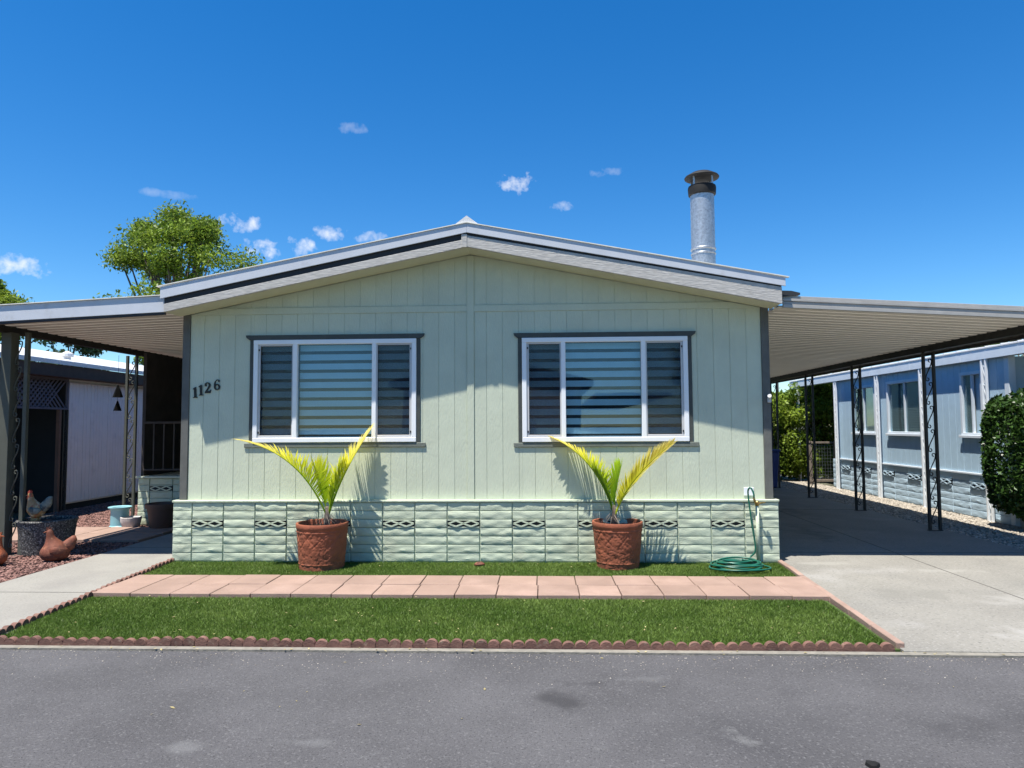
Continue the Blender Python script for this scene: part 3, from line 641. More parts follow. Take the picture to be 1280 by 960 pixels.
# ------------------------------------------------------------------ palms in terracotta pots
def pot(name, label, x, y, r_top, r_bot, h, m, relief=True, group=None, seed=0):
    t = thing(name, label, 'pot', (x, y, -.012), group=group)
    def disp(a, z, r):     # incised pattern : crossed lines in a band, scrolls below, a rope ring near the rim
        if not relief or z < .02 or z > h*.85 or r < r_bot*.9: return 0
        q = Vector((math.cos(a)*2.2+seed, math.sin(a)*2.2, z*7)); g = 0
        nv = mnoise.noise(q*1.6); nw = mnoise.noise(q*2.3+Vector((9, 2, 5)))
        g += math.exp(-(nv/.05)**2)*.8+math.exp(-(nw/.05)**2)*.7
        if z > h*.5: g += math.exp(-(math.sin(5*a+z*16+seed)/.16)**2)+math.exp(-(math.sin(5*a-z*16)/.16)**2)
        return -.0055*min(1.2, g)+.004*mnoise.fractal(q*2.5, 1, 2, 3)+.007*max(0, 1-abs(z-h*.82)/.012)+.005*max(0, 1-abs(z-h*.14)/.010)
    prof = [(r_bot*.9, 0)]+[(r_bot+(r_top-r_bot)*(i/56)**.9, .008+(h*.86)*i/56) for i in range(57)]+[(r_top+.005, h*.885), (r_top+.009, h*.93), (r_top+.009, h*.985), (r_top+.004, h), (r_top-.018, h*.995), (r_top-.026, h*.95), (r_top-.03, h*.84)]
    MB().lathe(prof, 190 if relief else 40, 0, 0, disp).build('pot_body', m, t, auto=True)
    b = MB(); b.lathe([(r_top-.045, h*.80), (r_top-.034, h*.885), (.02, h*.90)], 30, 0, 0, lambda a, z, r: .0); b.build('soil', 'soil', t, smooth=True)
    return t
pot('terracotta_pot', 'carved terracotta pot with palm under the window by the house number', -1.755, -.40, .298, .262, .545, 'terracotta', seed=0)
pot('terracotta_pot', 'carved terracotta pot with palm under the window by the hose', 1.785, -.30, .293, .246, .545, 'terracotta', seed=5)
def frond(parent, base, mid, tip, n=34, Lmax=.34, fold=.75, age0=0., age1=1., bend=.0, name='frond', lift=.0, wid=.011, ang0=62, ang1=24, seed=0, side_vec=None, taper=0, t0=.22, fold1=None):
    rg = random.Random(seed); base, mid, tip = Vector(base), Vector(mid), Vector(tip); V = []; F = []; A = []
    def bz(t): return base*(1-t)**2+mid*2*t*(1-t)+tip*t*t
    def dz(t): return ((mid-base)*2*(1-t)+(tip-mid)*2*t).normalized()
    # rachis
    mb = MB(); K = 22; rp = [bz(i/K) for i in range(K+1)]; mb.tube(rp, [.011*(1-.85*i/K)+.0015 for i in range(K+1)], 6)
    V += [Vector(v) for v in mb.v]; F += mb.f
    for i in range(K+1): A += [age0+(age1-age0)*(i/K)*.7]*6
    for i in range(n):
        t = t0+(.997-t0)*(i/(n-1)); p = bz(t); d = dz(t)
        sv = Vector(side_vec) if side_vec else d.cross(Vector((0, 0, 1)))
        sv = (sv-d*sv.dot(d)).normalized(); nrm = sv.cross(d).normalized()
        if nrm.z < 0: nrm = -nrm
        prof = math.sin(math.pi*(.12+.80*(i/(n-1))))**.8; L = Lmax*max(.28, prof)*(1-taper)+taper*Lmax*(1.08-.80*(i/(n-1))**.8)
        an = R(ang0+(ang1-ang0)*(i/(n-1)))
        for sgn in (-1, 1):
            aa = an*rg.uniform(.85, 1.15); ff = (fold+((fold if fold1 is None else fold1)-fold)*min(1, 1.4*i/(n-1)))*rg.uniform(.8, 1.2)
            out_ = (sv*sgn*math.cos(ff)+nrm*math.sin(ff)); dr_ = (d*math.cos(aa)+out_*math.sin(aa)).normalized(); LL = L*rg.uniform(.85, 1.1)
            wv = dr_.cross(nrm*math.cos(ff)-sv*sgn*math.sin(ff)).normalized(); k0 = len(V); ag = age0+(age1-age0)*t
            for q in range(5):
                s = q/4; c = p+dr_*LL*s+Vector((0, 0, -1))*(bend*LL*s*s)+d*(.04*LL*s*s); wq = wid*(.55+.9*s if s < .5 else 1.0*(1-s)/.5)*(.6+.4*prof)+.0006
                V += [c-wv*wq, c+wv*wq]; A += [min(1, ag+.28*s*rg.uniform(.5, 1.2))]*2
            for q in range(4): F.append((k0+2*q, k0+2*q+1, k0+2*q+3, k0+2*q+2))
    me = bpy.data.meshes.new(name); me.from_pydata([v[:] for v in V], [], F); me.materials.append(MATS['palm_leaf'])
    at = me.attributes.new('age', 'FLOAT', 'POINT'); at.data.foreach_set('value', np.array(A, np.float32))
    return link(name, me, parent)
def palm(label, x, y, fronds):
    t = thing('potted_palm', label, 'palm', (x, y, .46))
    b = MB()
    for k in range(7):
        a = k*2.4; rr = .022; b.tube([(rr*math.cos(a), rr*math.sin(a), -.02), (rr*.8*math.cos(a), rr*.8*math.sin(a), .14), (rr*.5*math.cos(a+.3), rr*.5*math.sin(a+.3), .26)], [.02, .015, .006], 7)
    b.build('stem', 'bark', t, smooth=True); fb = MB(); rg = random.Random(int(x*100))
    for k in range(16):
        a = rg.uniform(0, 6.28); l = rg.uniform(.06, .2); fb.tube([(.02*math.cos(a), .02*math.sin(a), rg.uniform(.0, .12)), (.05*math.cos(a), .05*math.sin(a), .06+l*.5), ((.05+l*.6)*math.cos(a+.3), (.05+l*.6)*math.sin(a+.3), rg.uniform(.0, .1))], [.004, .003, .001], 5)
    fb.build('dry_fibre', 'wood_old', t)
    for i, kw in enumerate(fronds): frond(t, seed=i+int(x*10), **kw)
palm('yellow green young palm in the pot below the house-number window', -1.70, -.40, [
    dict(base=(0, 0, .14), mid=(-.30, -.06, .90), tip=(-1.0, -.16, 1.06), age0=.12, age1=1.0, Lmax=.42, fold=1.15, fold1=.25, n=62, bend=.16, ang0=74, ang1=26, wid=.0095, taper=.7, t0=.16),
    dict(base=(.01, .02, .14), mid=(.14, .10, .66), tip=(.46, .27, 1.18), age0=.15, age1=1.05, Lmax=.40, fold=.9, fold1=.3, n=62, bend=.12, ang0=60, ang1=26, wid=.0095, taper=.6, t0=.14),
    dict(base=(0, 0, .14), mid=(-.06, .03, .5), tip=(-.16, .05, .72), age0=.2, age1=.5, Lmax=.34, fold=.35, n=36, ang0=46, ang1=20, wid=.012),
    dict(base=(.01, 0, .12), mid=(.06, .0, .45), tip=(.20, .02, .76), age0=.2, age1=.55, Lmax=.34, fold=.35, n=36, ang0=44, ang1=20, wid=.012)])
palm('bright yellow young palm in the pot beside the coiled hose', 1.75, -.30, [
    dict(base=(0, 0, .14), mid=(-.18, .08, .82), tip=(-.72, .23, 1.06), age0=.1, age1=1.0, Lmax=.36, fold=.95, fold1=.25, n=60, bend=.14, ang0=64, ang1=26, wid=.009, taper=.6, t0=.2),
    dict(base=(.01, -.01, .14), mid=(.14, -.06, .56), tip=(.66, -.25, 1.00), age0=.5, age1=.88, Lmax=.29, fold=.30, n=74, bend=.03, ang0=52, ang1=28, wid=.0095, t0=.14, side_vec=(-.42, -.80, .42)),
    dict(base=(0, 0, .14), mid=(.0, .0, .45), tip=(.08, .03, .72), age0=-.1, age1=.14, Lmax=.28, fold=.3, n=34, ang0=42, ang1=20, wid=.011),
    dict(base=(0, 0, .14), mid=(-.06, .02, .45), tip=(-.22, .04, .66), age0=-.1, age1=.18, Lmax=.30, fold=.3, n=34, ang0=46, ang1=20, wid=.011)])

# ------------------------------------------------------------------ scalloped edging
def scallop():
    w2 = .047; o = [(-w2, -.06), (w2, -.06), (w2, .002)]+[(w2*math.cos(R(a)), .002+w2*.92*math.sin(R(a))) for a in range(18, 163, 18)]+[(-w2, .002)]
    b = MB(); b.prism(o, 'y', -.022, .022); return b.mesh('edging_stone', 'edging')
SC = scallop()
ED = thing('scalloped_edging', 'low brick-red scalloped edging along the street side of the turf', 'edging')
n = 74; 
for i in range(n):
    x = -3.47+i*(7.02/n); y = -3.325-.012*math.sin(i*.25)
    link('edging_stone', SC, ED, (x, y, random.uniform(-.008, .006)), (random.uniform(-.06, .06), random.uniform(-.04, .04), random.uniform(-.08, .08)), (1, 1, random.uniform(.94, 1.06)))
ED2 = thing('scalloped_edging', 'low brick-red scalloped edging beside the concrete walkway', 'edging')
for i in range(34):
    t = i/33; link('edging_stone', SC, ED2, (-3.545-.225*t, -3.22+3.16*t, random.uniform(-.010, .0)), (random.uniform(-.05, .05), random.uniform(-.03, .03), R(90+4)+random.uniform(-.05, .05)))
EB = B(-.23, .23, -.03, .03, -.05, .03, .006).mesh('edging_brick', 'paver')
ED3 = thing('brick_edging', 'flat pink brick edging between turf and driveway', 'edging')
for i in range(7):
    t = i/6; link('edging_brick', EB, ED3, (3.585+.175*t, -3.05+2.85*t, .0+random.uniform(-.004, .004)), (0, 0, R(90-3.5)+random.uniform(-.02, .02)))

# ------------------------------------------------------------------ figurines, planter and pots on the left
def loft(rings, n=16):    # rings : (centre, direction in the XZ plane, half width across Y, half width in the plane)
    V = []; F = []
    for (c, d, rx, rz) in rings:
        c, d = Vector(c), Vector(d).normalized(); s = Vector((0, 1, 0)); u = s.cross(d)
        for k in range(n): a = 2*math.pi*k/n; V.append(c+s*(rx*math.cos(a))+u*(rz*math.sin(a)))
    m = len(rings)
    for i in range(m-1):
        for k in range(n): F.append((i*n+k, i*n+(k+1) % n, (i+1)*n+(k+1) % n, (i+1)*n+k))
    F += [tuple(range(n))[::-1], tuple(range((m-1)*n, m*n))]
    return MB().add(V, F)
PL = thing('round_planter', 'dark exposed-aggregate round planter carrying the painted rooster', 'planter', (-5.91, .62, -.03))
MB().lathe([(.27, 0), (.30, .02), (.345, .40), (.365, .455), (.355, .47), (.31, .47), (.29, .40)], 48).build('planter_body', 'aggregate', PL, auto=True)
MB().lathe([(.30, .38), (.31, .43), (.01, .44)], 32).build('soil', 'soil', PL, smooth=True)
def bird(t, sc, m_body, m_tail, m_red, tail=True):
    e = bpy.data.objects
    b = loft([((-.01, 0, .02), (0, 0, 1), .03, .03), ((0, 0, .05), (.1, 0, 1), .055, .07), ((.005, 0, .10), (.1, 0, 1), .085, .13), ((-.005, 0, .16), (-.1, 0, 1), .085, .135), ((-.045, 0, .215), (-.35, 0, 1), .062, .085), ((-.075, 0, .265), (-.25, 0, 1), .042, .052), ((-.085, 0, .31), (-.1, 0, 1), .032, .038), ((-.09, 0, .345), (-.15, 0, 1), .031, .037), ((-.092, 0, .375), (0, 0, 1), .018, .022)])
    body = b.build('body', m_body, t, smooth=True); md = body.modifiers.new('s', 'SUBSURF'); md.levels = md.render_levels = 1
    tl = loft([((.05, 0, .13), (1, 0, .5), .05, .06), ((.12, 0, .18), (.6, 0, .8), .045, .075), ((.165, 0, .24), (.4, 0, 1), .034, .068), ((.195, 0, .295), (.7, 0, .5), .022, .048), ((.235, 0, .30), (1, 0, -.5), .012, .03)])
    o = tl.build('tail', m_tail, t, smooth=True); md = o.modifiers.new('s', 'SUBSURF'); md.levels = md.render_levels = 1
    cm = MB().prism([(-.125, .355), (-.07, .355), (-.06, .40), (-.072, .385), (-.082, .415), (-.093, .39), (-.106, .41), (-.115, .385), (-.13, .39)], 'y', -.007, .007); cm.build('comb', m_red, t, bevel=.003)
    wt = loft([((-.122, 0, .325), (0, 0, -1), .012, .012), ((-.127, 0, .30), (0, 0, -1), .014, .015), ((-.127, 0, .275), (0, 0, -1), .006, .006)]); wt.build('wattle', m_red, t, smooth=True)
    MB().tube([(-.12, 0, .342), (-.155, 0, .332)], [.011, .002], 8).build('beak', m_body, t, smooth=True)
    for s in (-1, 1):
        wg = loft([((-.05, s*.072, .15), (1, 0, .1), .014, .03), ((.0, s*.088, .135), (1, 0, .1), .018, .052), ((.06, s*.082, .13), (1, 0, .2), .016, .045), ((.12, s*.055, .15), (1, 0, .3), .006, .012)]); wg.build('wing', m_tail, t, smooth=True)
    MB().box(-.055, .045, -.035, .035, -.012, .035, .008).build('base', m_body, t)
    t.scale = (sc, sc, sc)
rt = thing('rooster_figurine', 'painted rooster figurine with grey tail standing on the aggregate planter', 'figurine', (-5.93, .42, .445), 0); bird(rt, .98, 'rooster_paint', 'rooster_tail', 'comb_red')
def hen(label, x, y, rz, sc, m='terracotta_hen'):
    t = thing('hen_figurine', label, 'figurine', (x, y, -.015), rz)
    b = loft([((0, 0, 0), (0, 0, 1), .10, .12), ((0, 0, .05), (0, 0, 1), .135, .165), ((.0, 0, .12), (0, 0, 1), .14, .18), ((-.01, 0, .185), (-.1, 0, 1), .105, .135), ((-.035, 0, .24), (-.3, 0, 1), .062, .085), ((-.055, 0, .29), (-.2, 0, 1), .042, .05), ((-.06, 0, .335), (-.1, 0, 1), .036, .042), ((-.066, 0, .375), (-.1, 0, 1), .033, .04), ((-.066, 0, .405), (0, 0, 1), .016, .02)], 18)
    o = b.build('body', m, t, smooth=True); md = o.modifiers.new('s', 'SUBSURF'); md.levels = md.render_levels = 1
    tl = loft([((.07, 0, .13), (1, 0, .4), .07, .08), ((.15, 0, .19), (.7, 0, .8), .05, .075), ((.19, 0, .26), (.3, 0, 1), .03, .05), ((.20, 0, .30), (0, 0, 1), .012, .02)], 16); tl.build('tail', m, t, smooth=True)
    MB().prism([(-.10, .395), (-.04, .395), (-.03, .43), (-.05, .415), (-.065, .445), (-.08, .415), (-.10, .43)], 'y', -.009, .009).build('comb', m, t, bevel=.003)
    MB().tube([(-.095, 0, .375), (-.135, 0, .362)], [.013, .002], 8).build('beak', m, t, smooth=True)
    for s in (-1, 1):
        wg = loft([((-.06, s*.115, .14), (1, 0, .1), .015, .03), ((.0, s*.135, .13), (1, 0, .1), .022, .06), ((.07, s*.125, .125), (1, 0, .2), .018, .05), ((.14, s*.08, .14), (1, 0, .3), .006, .012)]); wg.build('wing', m, t, smooth=True)
    t.scale = (sc,)*3
hen('terracotta hen figurine in front of the aggregate planter', -5.36, .02, R(35), 1.0)
hen('orange terracotta hen figurine beside the wide olive post', -5.93, -.30, R(200), .95, 'terracotta_orange')
bk = thing('turquoise_pot', 'turquoise glazed pot with flared rim on the red rock', 'pot', (-6.36, 2.98, -.02))
MB().lathe([(.155, 0), (.165, .012), (.145, .035), (.140, .27), (.15, .305), (.182, .325), (.186, .345), (.175, .35), (.135, .335), (.12, .25)], 40).build('pot_body', 'turquoise', bk, auto=True)
MB().lathe([(.12, .24), (.125, .30), (.01, .305)], 24).build('soil', 'soil', bk)
bw = thing('stone_bowl', 'small pale stone bowl between turquoise pot and porch', 'bowl', (-6.10, 2.88, -.02))
MB().lathe([(.10, 0), (.135, .03), (.16, .12), (.165, .18), (.15, .185), (.13, .17), (.12, .12)], 32, disp=lambda a, z, r: .006*math.sin(5*a+z*20)).build('bowl_body', 'stone_pale', bw, auto=True)
MB().lathe([(.11, .11), (.125, .15), (.01, .155)], 20).build('soil', 'soil', bw)
bp = thing('brown_planter', 'large empty brown planter in the shade before the porch', 'planter', (-5.48, 2.72, -.004))
MB().lathe([(.165, 0), (.175, .01), (.225, .34), (.255, .345), (.26, .41), (.25, .42), (.225, .415), (.21, .33)], 44).build('planter_body', 'pot_brown', bp, auto=True)
MB().lathe([(.19, .28), (.212, .35), (.01, .355)], 24).build('soil', 'soil', bp)
tag(MB().lathe([(.02, 0), (.05, .01), (.055, .03), (.03, .05), (.01, .055)], 9, 0, 0, lambda a, z, r: .012*math.sin(2*a+1)).build('garden_stone', 'terracotta_hen'), 'small reddish stone lying on the turf by the skirting', 'stone').location = (.13, -.30, -.01)

# ------------------------------------------------------------------ left neighbour
LN = thing('neighbour_home', 'white panelled neighbouring home with pale metal roof and brown fascia', 'house', (-9.2, 6, 0)); LN.location = (0, 0, 0)
NX = -9.0
B(NX-5, NX-.03, 5.36, 16, .10, 2.72).build('wall', 'panel_white', LN)
ys = [5.37, 5.83, 5.86, 6.20, 6.84, 7.46, 8.1, 8.75, 9.4, 10.05, 10.7]
yy = 5.37
for k, wd in enumerate((.47, .24, .60, .62, .60, .62, .60, .62, .60)):
    B(NX-.028, NX, yy, yy+wd-.012, .13, 2.64, .003).build('wall_panel', 'panel_white', LN); 
    for q in range(1, int(wd/.1)): B(NX-.002, NX+.006, yy+q*.1-.004, yy+q*.1+.004, .135, 2.635).build('panel_ridge', 'panel_white', LN)
    yy += wd
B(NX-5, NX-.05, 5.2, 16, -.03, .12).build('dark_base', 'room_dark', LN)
B(NX-.02, NX+.30, -2, 16, 2.70, 2.94, .004).build('fascia', 'fascia_brown', LN)
for i in range(44):
    y = -2+i*.41; MB().prism([(NX+.34, 2.945), (NX+.34, 3.03), (NX-3.4, 3.75), (NX-3.4, 3.66)], 'y', y, y+.402).build('roof_sheet', 'metal_white', LN)
MB().prism([(NX-2.2, 3.0), (NX-.03, 2.72), (NX-.03, 2.68), (NX-2.2, 2.68)], 'y', -2, 5.3).build('soffit', 'fascia_brown', LN)
MB().lathe([(.07, 3.0), (.07, 3.23), (.12, 3.235), (.12, 3.30), (.02, 3.36)], 14, NX-.45, 5.9).build('roof_vent', 'metal_white', LN)
# open shed with lattice transom
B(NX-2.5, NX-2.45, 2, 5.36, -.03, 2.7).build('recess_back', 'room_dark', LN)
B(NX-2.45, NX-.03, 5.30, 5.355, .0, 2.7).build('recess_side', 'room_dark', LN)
la = MB().box(NX-.02, NX+.02, 2.6, 5.32, 2.66, 2.70).box(NX-.02, NX+.02, 2.6, 5.32, 2.06, 2.10).box(NX-.02, NX+.02, 5.28, 5.32, 2.10, 2.66).build('lattice_frame', 'lattice', LN)
lt = MB()
for sgn in (-1, 1):
    y = 1.8
    while y < 6.0:
        P0_, P1_ = (y, 2.10), (y+sgn*.56, 2.66)
        if min(P0_[0], P1_[0]) > 2.6 and max(P0_[0], P1_[0]) < 5.28:
            x = NX+(.006 if sgn > 0 else -.006); a, c = Vector((x, *P0_)), Vector((x, *P1_)); d = (c-a).normalized(); nrm = Vector((0, -d.z, d.y))*.016
            lt.add([(x+o_, *(q[1:])) for o_ in (-.005, .005) for q in (a-nrm, c-nrm, c+nrm, a+nrm)], [(0, 1, 2, 3), (7, 6, 5, 4), (0, 4, 5, 1), (1, 5, 6, 2), (2, 6, 7, 3), (3, 7, 4, 0)])
        y += .115
stuff(lt.build('lattice_slats', 'lattice', LN))
B(NX-.04, NX+.03, 5.05, 5.11, -.03, 2.06).build('post', 'pot_brown', LN); scroll_post(LN, NX+.02, 5.24, -.03, 2.06, .12, .03, 'black_metal', axis='y', n=5)
B(NX-.05, NX+.05, 2.5, 2.6, -.03, 2.7).build('post', 'fascia_brown', LN)

# ------------------------------------------------------------------ right neighbour (blue)
RN = thing('neighbour_home', 'pale blue neighbouring home with white-framed windows and scroll posts', 'house')
XW = 8.66
WR = [(3.80, 4.46, 1.43, 2.60), (5.74, 7.20, 1.43, 2.60), (7.75, 8.95, 1.43, 2.58)]
B(XW+.07, XW+.10, 3.22, 10, .70, 2.80).build('wall_backing', 'siding_blue', RN)
def side_boards():
    y = 3.22
    while y < 9.98:
        y1 = min(y+.205, 10); segs = [(y, y1, .78, 2.78)]
        for (a, c, z0, z1) in WR:
            new = []
            for (p, q, s0, s1) in segs:
                if q <= a or p >= c: new.append((p, q, s0, s1)); continue
                if p < a: new.append((p, a, s0, s1))
                if q > c: new.append((c, q, s0, s1))
                new += [(max(p, a), min(q, c), s0, z0), (max(p, a), min(q, c), z1, s1)]
            segs = new
        for (p, q, s0, s1) in segs:
            if q-p > .02: B(XW, XW+.068, p+.003, q-.003, s0, s1, .002).build('siding_board', 'siding_blue', RN)
        y += .205
side_boards()
BLB = [block_mesh(BW, BH, s+30.5, 'block_blue') for s in range(5)]
B(XW+.02, XW+.06, 3.22, 10, -.03, .74).build('skirting_backing', 'block_blue', RN)
B(XW-.035, XW+.02, 3.22, 10, .742, .776, .004).build('skirting_cap', 'trim_blue', RN)
VENT_B = VENT.copy(); VENT_B.materials.clear(); VENT_B.materials.append(MATS['block_blue'])
y = 3.24; k = 0
while y < 9.9:
    for r in range(6):
        z = -.01+r*.125
        if r == 4 and k % 2 == 1:
            link('skirting_vent', VENT_B, RN, (XW, y+.27, z), (0, 0, -math.pi/2), (1.3, 1, 1.2)); link('vent_opening', VHOLE, RN, (XW+.0, y+.27, z), (0, 0, -math.pi/2), (1.3, 1, 1.2))
        else: link('skirting_block', random.choice(BLB), RN, (XW+.018, y+.27, z), (0, 0, -math.pi/2), (.53/BW, 1, .118/BH))
    y += .54; k += 1
for j, (a, c, z0, z1) in enumerate(WR):
    fw = .06
    o = MB().box(XW-.03, XW+.05, a, c, z0, z0+fw, .004).box(XW-.03, XW+.05, a, c, z1-fw, z1, .004).box(XW-.028, XW+.05, a, a+fw, z0+fw, z1-fw, .004).box(XW-.028, XW+.05, c-fw, c, z0+fw, z1-fw, .004).build('window', 'trim_blue', RN)
    md_ = (a+c)/2; B(XW-.012, XW+.03, md_-.018, md_+.018, z0+fw, z1-fw).build('mullion', 'trim_blue', o)
    B(XW-.06, XW-.031, a-.03, c+.03, z0-.03, z0+.02, .004).build('window_sill', 'trim_blue', o)
    if j == 0:
        B(XW+.016, XW+.02, md_, c-fw, z0+fw, z1-fw).build('pane', 'glass_plain', o)
        for q in range(7): B(XW+.05, XW+.055, md_+.005+q*.038, md_+.005+q*.038+.034, z0+fw, z1-fw).build('curtain_strip', 'blind_beige', o)
    else:
        B(XW+.016, XW+.02, a+fw, c-fw, z0+fw, z1-fw).build('pane', 'glass_plain', o)
        nb = 30; hp = (z1-z0-2*fw)/nb; bb = MB()
        for q in range(nb): bb.add([(XW+.045, a+fw, z0+fw+q*hp), (XW+.045, c-fw, z0+fw+q*hp), (XW+.062, c-fw, z0+fw+(q+.92)*hp), (XW+.062, a+fw, z0+fw+(q+.92)*hp)], [(0, 1, 2, 3)])
        bb.build('blind', 'blind_beige', o)
    B(XW+.45, XW+.47, a-.3, c+.3, z0-.1, z1+.1).build('room_back', 'room_dark', o)
# its eave : fascia in lengths, ribbed roof sheets above
for i in range(8):
    y = -1+i*1.75; B(XW-.115, XW-.09, y, y+1.745, 2.775, 2.95, .003).build('fascia', 'trim_blue', RN)
B(XW-.09, XW+.09, -1, 13, 2.782, 2.80).build('soffit', 'trim_blue', RN)
for i in range(34):
    y = -1+i*.412; MB().prism([(XW-.125, 2.952), (XW-.125, 2.972), (XW+3.5, 3.42), (XW+3.5, 3.40)], 'y', y, y+.39).prism([(XW-.122, 2.955), (XW-.122, 2.995), (XW+3.5, 3.445), (XW+3.5, 3.40)], 'y', y+.39, y+.412).build('roof_sheet', 'metal_white', RN)
for y in (3.62, 5.62, 7.50, 9.75, 12.4): scroll_post(RN, XW-.09, y, -.03, 2.78, .11, .04, 'post_white', axis='x' if False else 'y', n=8)
# recessed entry towards the street
B(XW+1.2, XW+1.25, -1, 3.2, -.03, 2.78).build('entry_wall', 'siding_brown', RN); B(XW+.1, XW+1.2, 3.16, 3.22, -.03, 2.78).build('entry_side', 'siding_blue', RN)
B(XW-.02, XW+.10, 3.10, 3.215, -.03, 2.78, .004).build('corner_board', 'trim_blue', RN)
B(XW+1.16, XW+1.19, 1.9, 2.8, .1, 2.2).build('entry_door', 'fascia_brown', RN)
B(XW+.1, XW+6, 10.0, 10.05, .0, 2.9).build('rear_wall', 'siding_blue', RN)
B(XW+.05, XW+1.2, 2.2, 3.1, -.03, .15).build('entry_step', 'stone_pale', RN)

# ------------------------------------------------------------------ vegetation
def bush(name, label, cat, centre, r, nclump, n, size, m, group=None, zs=.9, box=None):
    t = thing(name, label, cat, (centre[0], centre[1], -.02), group=group); cs, rs, ct = [], [], []
    for i in range(nclump):
        if box: c = (rng.uniform(-box[0], box[0]), rng.uniform(-box[1], box[1]), rng.uniform(box[2], box[3]))
        else:
            d = rng.normal(size=3); d /= np.linalg.norm(d); c = (d[0]*r*.6, d[1]*r*.6, centre[2]+d[2]*r*.6*zs)
        cs.append(c); rs.append(r*rng.uniform(.32, .55)); ct.append(n//nclump)
    link('foliage', leaf_cloud('foliage', cs, rs, ct, size, m), t)
    b = MB()
    for i in range(6):
        a = i*1.05; zt = (box[3] if box else centre[2]); b.tube([(.04*math.cos(a), .04*math.sin(a), -.03), (.12*math.cos(a), .12*math.sin(a), zt*.5), ((.3 if not box else box[0]*.8)*math.cos(a), (.3 if not box else box[1]*.8)*math.sin(a), zt*.9)], [.03, .022, .008], 6)
    b.build('stems', 'bark', t, smooth=True)
    return t
# clipped hedge column in front of the blue house
def clipped():
    t = thing('clipped_shrub', 'dense clipped dark green shrub in front of the blue house', 'shrub', (8.52, 2.55, -.02)); P = []
    n = 15000; u = rng.uniform(-1, 1, (n, 3)); ax = rng.integers(0, 3, n); sg = np.sign(rng.uniform(-1, 1, n)); u[np.arange(n), ax] = sg*rng.uniform(.82, 1.03, n)
    s = np.abs(u)**3.4; ln = (s.sum(1))**(1/3.4); u = u/np.maximum(ln, .6)[:, None]*rng.uniform(.86, 1.03, n)[:, None]
    p = u*np.array([.50, .55, .93])+np.array([0, 0, 1.22]); p[:, 2] += .06*np.sin(p[:, 0]*9)+.05*np.sin(p[:, 1]*11); p[:, 0] += .015*np.sin(p[:, 2]*9+p[:, 1]*6)+.03*rng.normal(size=n)*(rng.uniform(0, 1, n) > .94); p[:, 1] += .015*np.sin(p[:, 2]*8+p[:, 0]*5)
    a = rng.normal(size=(n, 3)); a[:, 2] += .6; a /= np.linalg.norm(a, axis=1)[:, None]; b = np.cross(a, rng.normal(size=(n, 3))); b /= np.linalg.norm(b, axis=1)[:, None]
    sz = .042*rng.uniform(.6, 1.3, n)[:, None]; c = np.cross(a, b)*sz*.2
    V = np.stack([p-a*sz, p+b*sz*.5+c, p+a*sz, p-b*sz*.5+c], 1).reshape(-1, 3); link('foliage', np_mesh('foliage', V, np.arange(4*n).reshape(-1, 4), 'leaf_dark'), t)
    MB().tube([(0, 0, -.02), (.02, 0, .4), (0, .02, 1.2)], [.05, .04, .02], 8).tube([(.05, .03, .2), (.2, .1, .7), (.25, .15, 1.3)], [.03, .025, .012], 7).tube([(-.03, .0, .2), (-.2, -.1, .8), (-.25, -.1, 1.3)], [.03, .025, .012], 7).build('trunk', 'bark', t, smooth=True)
clipped()
hd = [('loose green hedge shrub behind the blue bin', 7.9, 13.0, 'leaf_mid', 3.0), ('tall bright hedge shrub behind the wooden fence', 9.1, 12.6, 'leaf_mid', 3.1), ('yellow green hedge shrub beside the blue house', 10.2, 12.9, 'leaf_yellow', 3.0), ('dark low shrub at the end of the driveway', 7.3, 14.2, 'leaf_dark', 2.9)]
for lab, x, y, m, h in hd: bush('hedge_shrub', lab, 'shrub', (x, y, h*.5), 1.1, 26, 15000, .06, m, 'hedge shrubs beyond the driveway', box=(.7, .5, .25, h-.45))
def tree(label, x, y, h, cr, m, nclump=26, n=16000, size=.12, zc=.68, name='tree', spread=1.0, group=None, seed=1):
    t = thing(name, label, 'tree', (x, y, -.05), group=group); rg = random.Random(seed); cs, rs, ct = [], [], []; b = MB()
    top = Vector((rg.uniform(-.3, .3), rg.uniform(-.3, .3), h*.80)); trunk = [Vector((0, 0, 0)), Vector((.1, 0, h*.25)), Vector((-.1, .1, h*.5)), top]
    b.tube(catmull(trunk, 4), [max(.03, h*.026*(1-i/13)) for i in range(13)], 8)
    for i in range(nclump):
        a = rg.uniform(0, 2*math.pi); zz = rg.uniform(-1, 1); rr = math.sqrt(max(0.05, 1-zz*zz))*rg.uniform(.35, 1.0)*cr*spread
        c = Vector((rr*math.cos(a), rr*math.sin(a), h*zc+zz*h*(1-zc)*.88)); cs.append(c[:]); rs.append(cr*rg.uniform(.18, .36)); ct.append(int(n/nclump*rg.uniform(.6, 1.4)))
        s0 = Vector((0, 0, h*rg.uniform(.25, .62))); md = (s0+c)/2+Vector((0, 0, -.1*cr)); b.tube([s0, md, c], [h*.010, h*.006, h*.002], 5)
    b.build('trunk', 'bark', t, smooth=True)
    link('crown', leaf_cloud('crown', cs, rs, ct, size, m, .75, .15), t)
tree('tall airy tree with yellow green crown beyond the awning', -15.7, 22, 12.0, 3.2, 'leaf_mid', 64, 46000, .085, .66, seed=4)
tree('leafy green tree behind the white metal roof', -21.6, 18, 7.9, 2.5, 'leaf_mid', 36, 26000, .085, .68, seed=9)
tree('blue green tree above the white metal roof', -17.5, 17, 5.9, 2.2, 'leaf_blue', 22, 13000, .11, .62, seed=12)
tree('low blue green tree behind the roof vent', -14.5, 19.5, 5.6, 2.2, 'leaf_blue', 22, 13000, .11, .62, seed=15)
tree('round green tree behind the side porch', -12.0, 21, 5.6, 2.0, 'leaf_mid', 20, 11000, .11, .62, seed=18)
